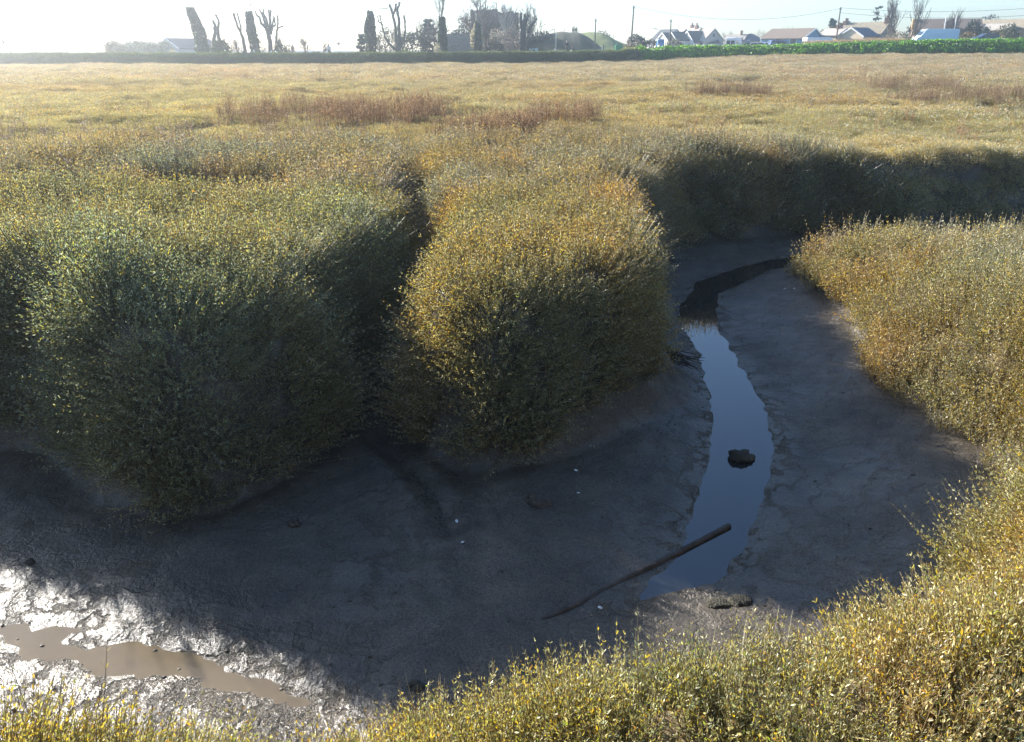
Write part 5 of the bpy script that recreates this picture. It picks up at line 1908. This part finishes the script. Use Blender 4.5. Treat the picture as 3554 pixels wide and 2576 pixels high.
rt = thing('blue_cabin', 'blue upright cabin with a pale roof behind the green bank', 'cabin', world_at(2291, 172, 147))
BLU = M('blue_plastic', (.06, .20, .48), .45, .15, 5)
hgt = world_at(2291, 141, 147).z - rt.location.z
mb = MB()
mb.box((0, 0, hgt / 2 - .2), (1.12, 1.12, hgt + .4))
mb.build('wall', BLU, rt, bevel=.03)
mb = MB()
mb.box((0, 0, hgt + .12), (1.2, 1.2, .22), 0, .75)
mb.build('roof', M('pale_blue_plastic', (.3, .45, .62), .4, .1, 5), rt)
mb = MB()
mb.box((.05, -.585, hgt * .45), (.72, .04, hgt * .85))
dr = mb.build('door', M('lighter_blue_plastic', (.10, .28, .58), .4, .1, 5), rt)
mb = MB()
mb.box((.33, -.62, hgt * .45), (.06, .04, .2))
mb.build('handle', TRIM, dr)
mb = MB()
K = [(math.cos(t) * .95, math.sin(t) * .5) for t in np.linspace(0, math.pi, 9)]
mb.prism(K + [(-.6, -.25), (-.12, -.95), (.12, -.95), (.6, -.25)], 'y', -.25, .25)
o = mb.build('kite', M('kite_cloth', (.12, .12, .13), .8, .1, 5))
o.location = world_at(1175, 151, 260)
o.scale = (.62, .62, .72)
tag(o, 'small dark kite in the white sky above the left roofs', 'kite')

# ------------------------------------------------------------------ vehicles
RUBBER = M('tyre_rubber', (.02, .02, .02), .8, .1, 9)
RIM = M('wheel_rim', (.45, .45, .46), .35, .1, 9, metallic=.6)
LAMPR = M('red_lamp', (.4, .02, .02), .25, .1, 9)
LAMPW = M('clear_lamp', (.75, .75, .72), .2, .05, 9)
BUMP = M('black_plastic', (.03, .03, .03), .6, .1, 9)


def vehicle(name, label, cat, sx, roof_row, Y, rot, body, prof, width, wheels, wr, side_win=(), rear_win=(), front_win=(), height=None):
    """prof: side outline (along, up), nose towards local +X; windows are quads on the side or ends"""
    p = world_at(sx, roof_row, Y)
    H = height or max(z for _, z in prof)
    rt = thing(name, label, cat, (p.x, Y, p.z - H), R(rot))
    w = width / 2
    mb = MB()
    zs = [z for _, z in prof]
    mb.prism(prof, 'y', -w, w)
    # tumblehome: the cabin leans in towards the roof
    mb.v = [np.where((v[:, 2:3] > H * .62), v * np.array([1, .90, 1]), v) for v in mb.v]
    mb.build('body', body, rt, bevel=.06)

    def inw(z):
        return w * (.90 if z > H * .62 else 1.0)
    for q in side_win:
        for sg in (-1, 1):
            g = MB()
            V = []
            for x_, z_ in q:
                V.append((x_, sg * (w * (1.0 - .10 * min(1, max(0, (z_ - H * .5) / (H * .14)))) + .012), z_))
            V2 = [(a, b + sg * .012, c) for a, b, c in V]
            n = len(V)
            F = [tuple(range(n)), tuple(range(2 * n - 1, n - 1, -1))] + [(i, (i + 1) % n, (i + 1) % n + n, i + n) for i in range(n)]
            g.add(V + V2, F)
            g.build('window', GLASS, rt)
    for sgn, ws in ((-1, rear_win), (1, front_win)):
        for (x_, y_, z_, sy_, sz_, tilt) in ws:
            g = MB()
            g.box((0, 0, 0), (.03, sy_, sz_))
            g.v = [np.stack([v[:, 0] * math.cos(tilt) + v[:, 2] * math.sin(tilt) + x_, v[:, 1] + y_, -v[:, 0] * math.sin(tilt) + v[:, 2] * math.cos(tilt) + z_], 1) for v in g.v]
            g.build('windscreen' if sgn > 0 else 'rear_window', GLASS, rt)
    for x_ in wheels:
        for sg in (-1, 1):
            c = MB()
            c.tube([(x_, sg * (w - .22), wr), (x_, sg * (w + .02), wr)], [wr, wr], 20)
            wh = c.build('wheel', RUBBER, rt)
            c = MB()
            c.tube([(x_, sg * (w + .015), wr), (x_, sg * (w + .035), wr)], [wr * .6, wr * .55], 14)
            c.build('rim', RIM, wh)
    xr, xn = min(x for x, _ in prof), max(x for x, _ in prof)
    for sg in (-1, 1):
        c = MB()
        c.box((xr - .02, sg * (w - .12), H * .42), (.06, .14, .42))
        c.build('tail_light', LAMPR, rt)
        c = MB()
        c.box((xn - .02, sg * (w - .22), H * .34), (.08, .32, .16))
        c.build('headlight', LAMPW, rt)
    for x_ in (xr - .05, xn + .03):
        c = MB()
        c.box((x_, 0, .42), (.14, width * .96, .24))
        c.build('bumper', BUMP, rt)
    return rt


VANP = [(-3.4, .45), (-3.45, 2.55), (-3.3, 2.72), (1.75, 2.72), (2.15, 2.62), (2.95, 1.55), (3.5, 1.3), (3.6, .9), (3.6, .45)]
SVANP = [(-2.9, .45), (-2.95, 2.45), (-2.8, 2.62), (1.35, 2.62), (1.7, 2.5), (2.4, 1.5), (2.9, 1.25), (3.0, .9), (3.0, .45)]
SIDEW = [[(1.5, 1.55), (2.75, 1.5), (2.1, 2.3), (1.5, 2.3)]]
WHITEPAINT = M('white_paint', (.8, .81, .83), .3, .04, 4, spec=.5)
vehicle('van', 'long white van side on to the marsh at the right', 'van', 3252, 101, 141, 180, M('pale_blue_white_paint', (.50, .66, .82), .35, .04, 4, spec=.5), VANP, 2.0, (-2.2, 2.4), .36, SIDEW, (), [(2.6, 0, 2.05, 1.6, .85, -.62)])
vehicle('van', 'white high roofed van seen from behind with two dark rear windows', 'van', 2550, 131, 160, 62, WHITEPAINT, SVANP, 2.0, (-1.9, 2.0), .36, [[(-2.3, 1.5), (-.9, 1.5), (-.9, 2.1), (-2.3, 2.1)], [(1.2, 1.5), (2.2, 1.45), (1.6, 2.2), (1.2, 2.2)]],
        [(-2.98, -.42, 1.72, .66, .72, 0), (-2.98, .42, 1.72, .66, .72, 0)], [(2.1, 0, 1.95, 1.6, .8, -.6)])
vehicle('van', 'white van half hidden behind tall pale grass beside the bungalow', 'van', 2848, 130, 150, 8, WHITEPAINT, SVANP, 1.95, (-1.9, 2.0), .36, [[(1.2, 1.5), (2.2, 1.45), (1.6, 2.2), (1.2, 2.2)]], [(-2.98, -.42, 1.72, .6, .6, 0), (-2.98, .42, 1.72, .6, .6, 0)], [(2.1, 0, 1.95, 1.6, .8, -.6)])
CARP = [(-2.15, .35), (-2.2, .85), (-2.05, 1.0), (-1.75, 1.42), (-1.3, 1.52), (.2, 1.50), (.6, 1.42), (1.25, 1.0), (2.0, .86), (2.2, .7), (2.2, .35)]
ESTP = [(-2.2, .35), (-2.25, .9), (-2.15, 1.1), (-1.95, 1.55), (-1.5, 1.62), (.2, 1.60), (.6, 1.5), (1.25, 1.05), (2.05, .92), (2.25, .7), (2.25, .35)]
CW = [[(-1.62, 1.02), (-.45, 1.0), (-.45, 1.40), (-1.45, 1.38)], [(-.35, 1.0), (.98, 1.0), (.5, 1.38), (-.35, 1.40)]]
EW = [[(-1.95, 1.08), (-1.2, 1.08), (-1.2, 1.48), (-1.8, 1.46)], [(-1.1, 1.07), (-.1, 1.06), (-.1, 1.49), (-1.1, 1.49)], [(0.0, 1.06), (1.0, 1.05), (.5, 1.46), (0.0, 1.49)]]
vehicle('car', 'silver car half hidden by the green bank beside the white post', 'car', 2626, 146.5, 153, 145, M('silver_paint', (.6, .61, .63), .3, .05, 4, metallic=.3), CARP, 1.75, (-1.35, 1.4), .31, CW, [(-1.93, 0, 1.2, 1.3, .42, .62)], [(.93, 0, 1.2, 1.35, .62, -.95)])
vehicle('car', 'dark grey car almost hidden left of the silver car', 'car', 2598, 149.5, 154, 160, M('dark_grey_paint', (.07, .07, .08), .3, .05, 4), CARP, 1.75, (-1.35, 1.4), .31, CW, [(-1.93, 0, 1.2, 1.3, .42, .62)], [(.93, 0, 1.2, 1.35, .62, -.95)])
vehicle('car', 'blue estate car with a row of dark windows on the embankment road', 'car', 2708, 140, 152, 4, M('steel_blue_paint', (.14, .19, .34), .3, .05, 4, metallic=.2), ESTP, 1.8, (-1.4, 1.45), .32, EW, [(-2.06, 0, 1.3, 1.3, .45, .42)], [(.95, 0, 1.28, 1.4, .65, -.95)])
vehicle('car', 'dark blue car in front of the blue green evergreen', 'car', 3425, 116.5, 146, 178, M('dark_blue_paint', (.03, .05, .11), .3, .05, 4), CARP, 1.75, (-1.35, 1.4), .31, CW, [(-1.93, 0, 1.2, 1.3, .42, .62)], [(.93, 0, 1.2, 1.35, .62, -.95)])

# ------------------------------------------------------------------ people and gulls
SKIN = M('skin', (.45, .29, .21), .6, .08, 9)


def skinned(name, verts, edges, rad, mat, parent=None, root=0):
    me = bpy.data.meshes.new(name)
    me.from_pydata(verts, edges, [])
    o = link(bpy.data.objects.new(name, me), parent)
    sk = o.modifiers.new('skin', 'SKIN')
    sk.use_smooth_shade = True
    if not me.skin_vertices:
        bm = bmesh.new()
        bm.from_mesh(me)
        bm.verts.layers.skin.new()
        bm.to_mesh(me)
        bm.free()
    for i, r in enumerate(rad):
        me.skin_vertices[0].data[i].radius = r if isinstance(r, tuple) else (r, r)
        me.skin_vertices[0].data[i].use_root = i == root
    s = o.modifiers.new('smooth', 'SUBSURF')
    s.levels = s.render_levels = 1
    me.materials.append(mat)
    return o


def person(label, x, y, z, rz, coat, trousers, hair, sit=False, bend=0.0, group=None, hat=False):
    rt = thing('person', label, 'person', (x, y, z), rz, group)
    hz_ = .50 if sit else .92
    hp = np.array([0, 0, hz_])
    b = np.array([0, math.sin(bend), math.cos(bend)])
    ch, nk = hp + b * .36, hp + b * .54
    hd = nk + np.array([0, math.sin(bend) * .12 + .02, .14])
    tp = hd + np.array([0, .01, .12])
    V = [hp, hp + b * .18, ch, nk, hd, tp]
    E = [(0, 1), (1, 2), (2, 3), (3, 4), (4, 5)]
    Rr = [(.15, .11), (.14, .10), (.17, .11), (.06, .06), (.095, .105), (.06, .07)]
    arms, legs = [], []
    for sg in (-1, 1):
        sh = ch + np.array([sg * .19, 0, .10])
        el = sh + np.array([sg * .07, .06 + (.12 if sit else 0), -.27])
        wr = el + np.array([-sg * (.05 if not sit else .10), .14 + .08 * sit, -.18 if not sit else -.10])
        hd2 = wr + np.array([0, .05, -.07])
        i = len(V)
        V += [sh, el, wr, hd2]
        E += [(2, i), (i, i + 1), (i + 1, i + 2), (i + 2, i + 3)]
        Rr += [.07, .05, .036, (.045, .025)]
        arms.append((sh, el, wr))
        hj = hp + np.array([sg * .09, 0, -.05])
        if sit:
            kn = hj + np.array([sg * .03, .42, .04])
            an = kn + np.array([0, .06, -.42])
        else:
            kn = hj + np.array([sg * .02, .05 * sg, -.42])
            an = kn + np.array([0, -.03, -.40])
        to = an + np.array([0, .17, -.04])
        i = len(V)
        V += [hj, kn, an, to]
        E += [(0, i), (i, i + 1), (i + 1, i + 2), (i + 2, i + 3)]
        Rr += [.09, .062, .042, (.045, .03)]
        legs.append((hj, kn, an))
    # nose
    V.append(hd + np.array([0, .13, .0]))
    E.append((4, len(V) - 1))
    Rr.append(.02)
    skinned('body', [tuple(v) for v in V], E, Rr, SKIN, rt)
    CV = [hp + b * .02, hp + b * .2, ch, hp + b * .5]
    CE = [(0, 1), (1, 2), (2, 3)]
    CR = [(.185, .145), (.175, .135), (.205, .145), (.10, .095)]
    for sh, el, wr in arms:
        i = len(CV)
        CV += [sh, el, wr]
        CE += [(2, i), (i, i + 1), (i + 1, i + 2)]
        CR += [.095, .072, .058]
    skinned('coat', [tuple(v) for v in CV], CE, CR, coat, rt)
    TV = [hp + b * .04]
    TE, TR = [], [(.175, .135)]
    for hj, kn, an in legs:
        i = len(TV)
        TV += [hj, kn, an]
        TE += [(0, i), (i, i + 1), (i + 1, i + 2)]
        TR += [.112, .082, .065]
    skinned('trousers', [tuple(v) for v in TV], TE, TR, trousers, rt)
    mb = MB()
    mb.blob(tuple(hd + np.array([0, -.025, .055])), (.115, .125, .11), 3, .1, 2)
    mb.build('hair' if not hat else 'hat', hair, rt, True)
    return rt


CBLK = M('dark_cloth', (.02, .022, .03), .9, .2, 9)
CGRY = M('grey_cloth', (.10, .10, .11), .9, .2, 9)
CPAL = M('rimlit_cloth', (.62, .56, .48), .9, .1, 9)  # pale coats put the rim light on the sitters' backs into the colour
CWHT = M('white_cloth', (.75, .74, .72), .9, .05, 9)
HBR = M('brown_hair', (.06, .04, .025), .7, .2, 20)
HGR = M('grey_hair', (.35, .33, .31), .7, .1, 20)


def on_top(sx):
    cx = float(np.interp(sx, SXS, ex))
    cy = float(np.interp(sx, SXS, ey)) + 1.5
    cx = (sx - 1777) / FPX * cy / (cP + .42 * sP)
    return cx, cy, float(np.interp(sx, SXS, ez))


px, py, pz = on_top(1967)
person('person in dark clothes standing on the embankment before the mound', px, py, pz - .06, R(160), CBLK, CBLK, HGR)
px, py, pz = on_top(1991)
person('person in dark clothes with a pale bag sitting on the embankment', px, py, pz - .30, R(120), CBLK, CBLK, HBR, True, .35)
o = MB().blob((0, 0, 0), (.17, .14, .2), 5, .25, 2).build('bag', CWHT, None, True)
o.location = (px - .30, py - .35, pz + .2)
tag(o, 'pale round bag beside the sitting person in dark clothes', 'bag')
px, py, pz = on_top(1141)
person('person in a white coat standing on the embankment left of the conifer', px, py, pz - .35, R(200), CWHT, CGRY, HBR)
for sx, bend, lab in ((2247, .5, 'leftmost of three people with pale sunlit backs sitting on the green bank'), (2273, .3, 'middle of three people with pale sunlit backs sitting on the green bank'), (2286, .15, 'person with a pale sunlit back sitting in front of the blue cabin')):
    px, py, pz = on_top(sx)
    person(lab, px, py, pz - .02, R(-60), CPAL, CGRY, HGR, True, bend)
WHTG = M('white_feather', (.8, .8, .8), .7, .06, 30)
GRYG = M('grey_feather', (.35, .37, .40), .7, .1, 30)
for k, (sx, rz, lab) in enumerate([(919, 20, 'leftmost of the three white gulls on the left embankment'), (944, 75, 'middle white gull on the left embankment, upright'), (963, 130, 'rightmost of the three white gulls, by the dark bush')]):
    px, py, pz = on_top(sx)
    rt = thing('gull', lab, 'gull', (px, py - 1.0, pz + .0), R(rz))
    V = [(0, 0, .27), (.16, 0, .33), (.24, 0, .44), (.29, 0, .50), (.38, 0, .48), (-.18, 0, .24), (-.34, 0, .22), (.02, .05, .14), (.03, .05, .0), (.02, -.05, .14), (.03, -.05, .0)]
    skinned('body', V, [(0, 1), (1, 2), (2, 3), (3, 4), (0, 5), (5, 6), (0, 7), (7, 8), (0, 9), (9, 10)], [(.12, .12), (.10, .10), .06, .062, .014, (.08, .06), (.04, .015), .02, .012, .02, .012], WHTG, rt)
    for sg in (-1, 1):
        mb = MB()
        mb.blob((-.08, sg * .115, .30), (.25, .03, .085), 3, .1, 2)
        mb.build('wing', GRYG, rt, True)
rt = thing('notice_board', 'small white board fixed low on the leaning ivy trunk by the gulls', 'sign', world_at(883, 188, 130.5))
mb = MB()
hgt = world_at(883, 174, 130.5).z - rt.location.z
mb.box((0, 0, hgt / 2 - .1), (.07, .07, hgt + .2))
mb.build('post', WOODP, rt)
mb = MB()
mb.box((0, -.05, hgt - .2), (.24, .03, .5))
mb.build('panel', WHITEP, rt)

# ------------------------------------------------------------------ air, light, camera
def sun_vec():
    a, e = R(SUN_AZ), R(SUN_EL)
    return Vector((math.sin(a) * math.cos(e), math.cos(a) * math.cos(e), math.sin(e)))


hz = MB()
hz.box((0, 140, 10.0), (760, 760, 28.0))
hm = bpy.data.materials.new('pale_air')
nt, out, N = NT(hm)
pv = N('ShaderNodeVolumePrincipled')
pv.inputs['Color'].default_value = (0.92, 0.96, 1.0, 1)
pv.inputs['Density'].default_value = 0.0016
pv.inputs['Anisotropy'].default_value = 0.88
nt.links.new(pv.outputs[0], out.inputs['Volume'])
ho = hz.build('haze', hm)
tag(ho, 'pale winter haze over the marsh', None, None, 'stuff')

w = bpy.data.worlds.new('World')
SC.world = w
w.use_nodes = True
nt = w.node_tree
nt.nodes.clear()
wo = nt.nodes.new('ShaderNodeOutputWorld')
bg = nt.nodes.new('ShaderNodeBackground')
sky = nt.nodes.new('ShaderNodeTexSky')
sky.sky_type = 'NISHITA'
sky.sun_disc = False
sky.sun_elevation = R(SUN_EL)
sky.sun_rotation = R(SUN_AZ)
sky.air_density = 1.0
sky.dust_density = 0.5
sky.ozone_density = 4.0
bg.inputs['Strength'].default_value = 0.088
nt.links.new(sky.outputs[0], bg.inputs[0])
nt.links.new(bg.outputs[0], wo.inputs[0])

sd = bpy.data.lights.new('sun', 'SUN')
sd.energy = 5.0
sd.angle = R(0.53)
sd.color = (1.0, 0.95, 0.87)
so = link(bpy.data.objects.new('sun', sd))
so.rotation_euler = (-sun_vec()).to_track_quat('-Z', 'Y').to_euler()

cd = bpy.data.cameras.new('camera')
cd.sensor_width = 36
cd.lens = 36 * FPX / 3554
cd.clip_start = 0.05
cd.clip_end = 6000
co = link(bpy.data.objects.new('camera', cd))
co.location = (0, 0, CAM_H)
co.rotation_euler = (math.pi / 2 - PITCH, 0, 0)
SC.camera = co
SC.view_settings.view_transform = 'Standard'
SC.view_settings.look = 'None'
SC.view_settings.exposure = 1.8
SC.view_settings.gamma = 1.0
SC.cycles.use_denoising = True
SC.cycles.max_bounces = 6
SC.cycles.diffuse_bounces = 3
SC.cycles.glossy_bounces = 2
SC.cycles.transmission_bounces = 4
SC.cycles.transparent_max_bounces = 6
SC.cycles.volume_bounces = 0
SC.cycles.sample_clamp_indirect = 6
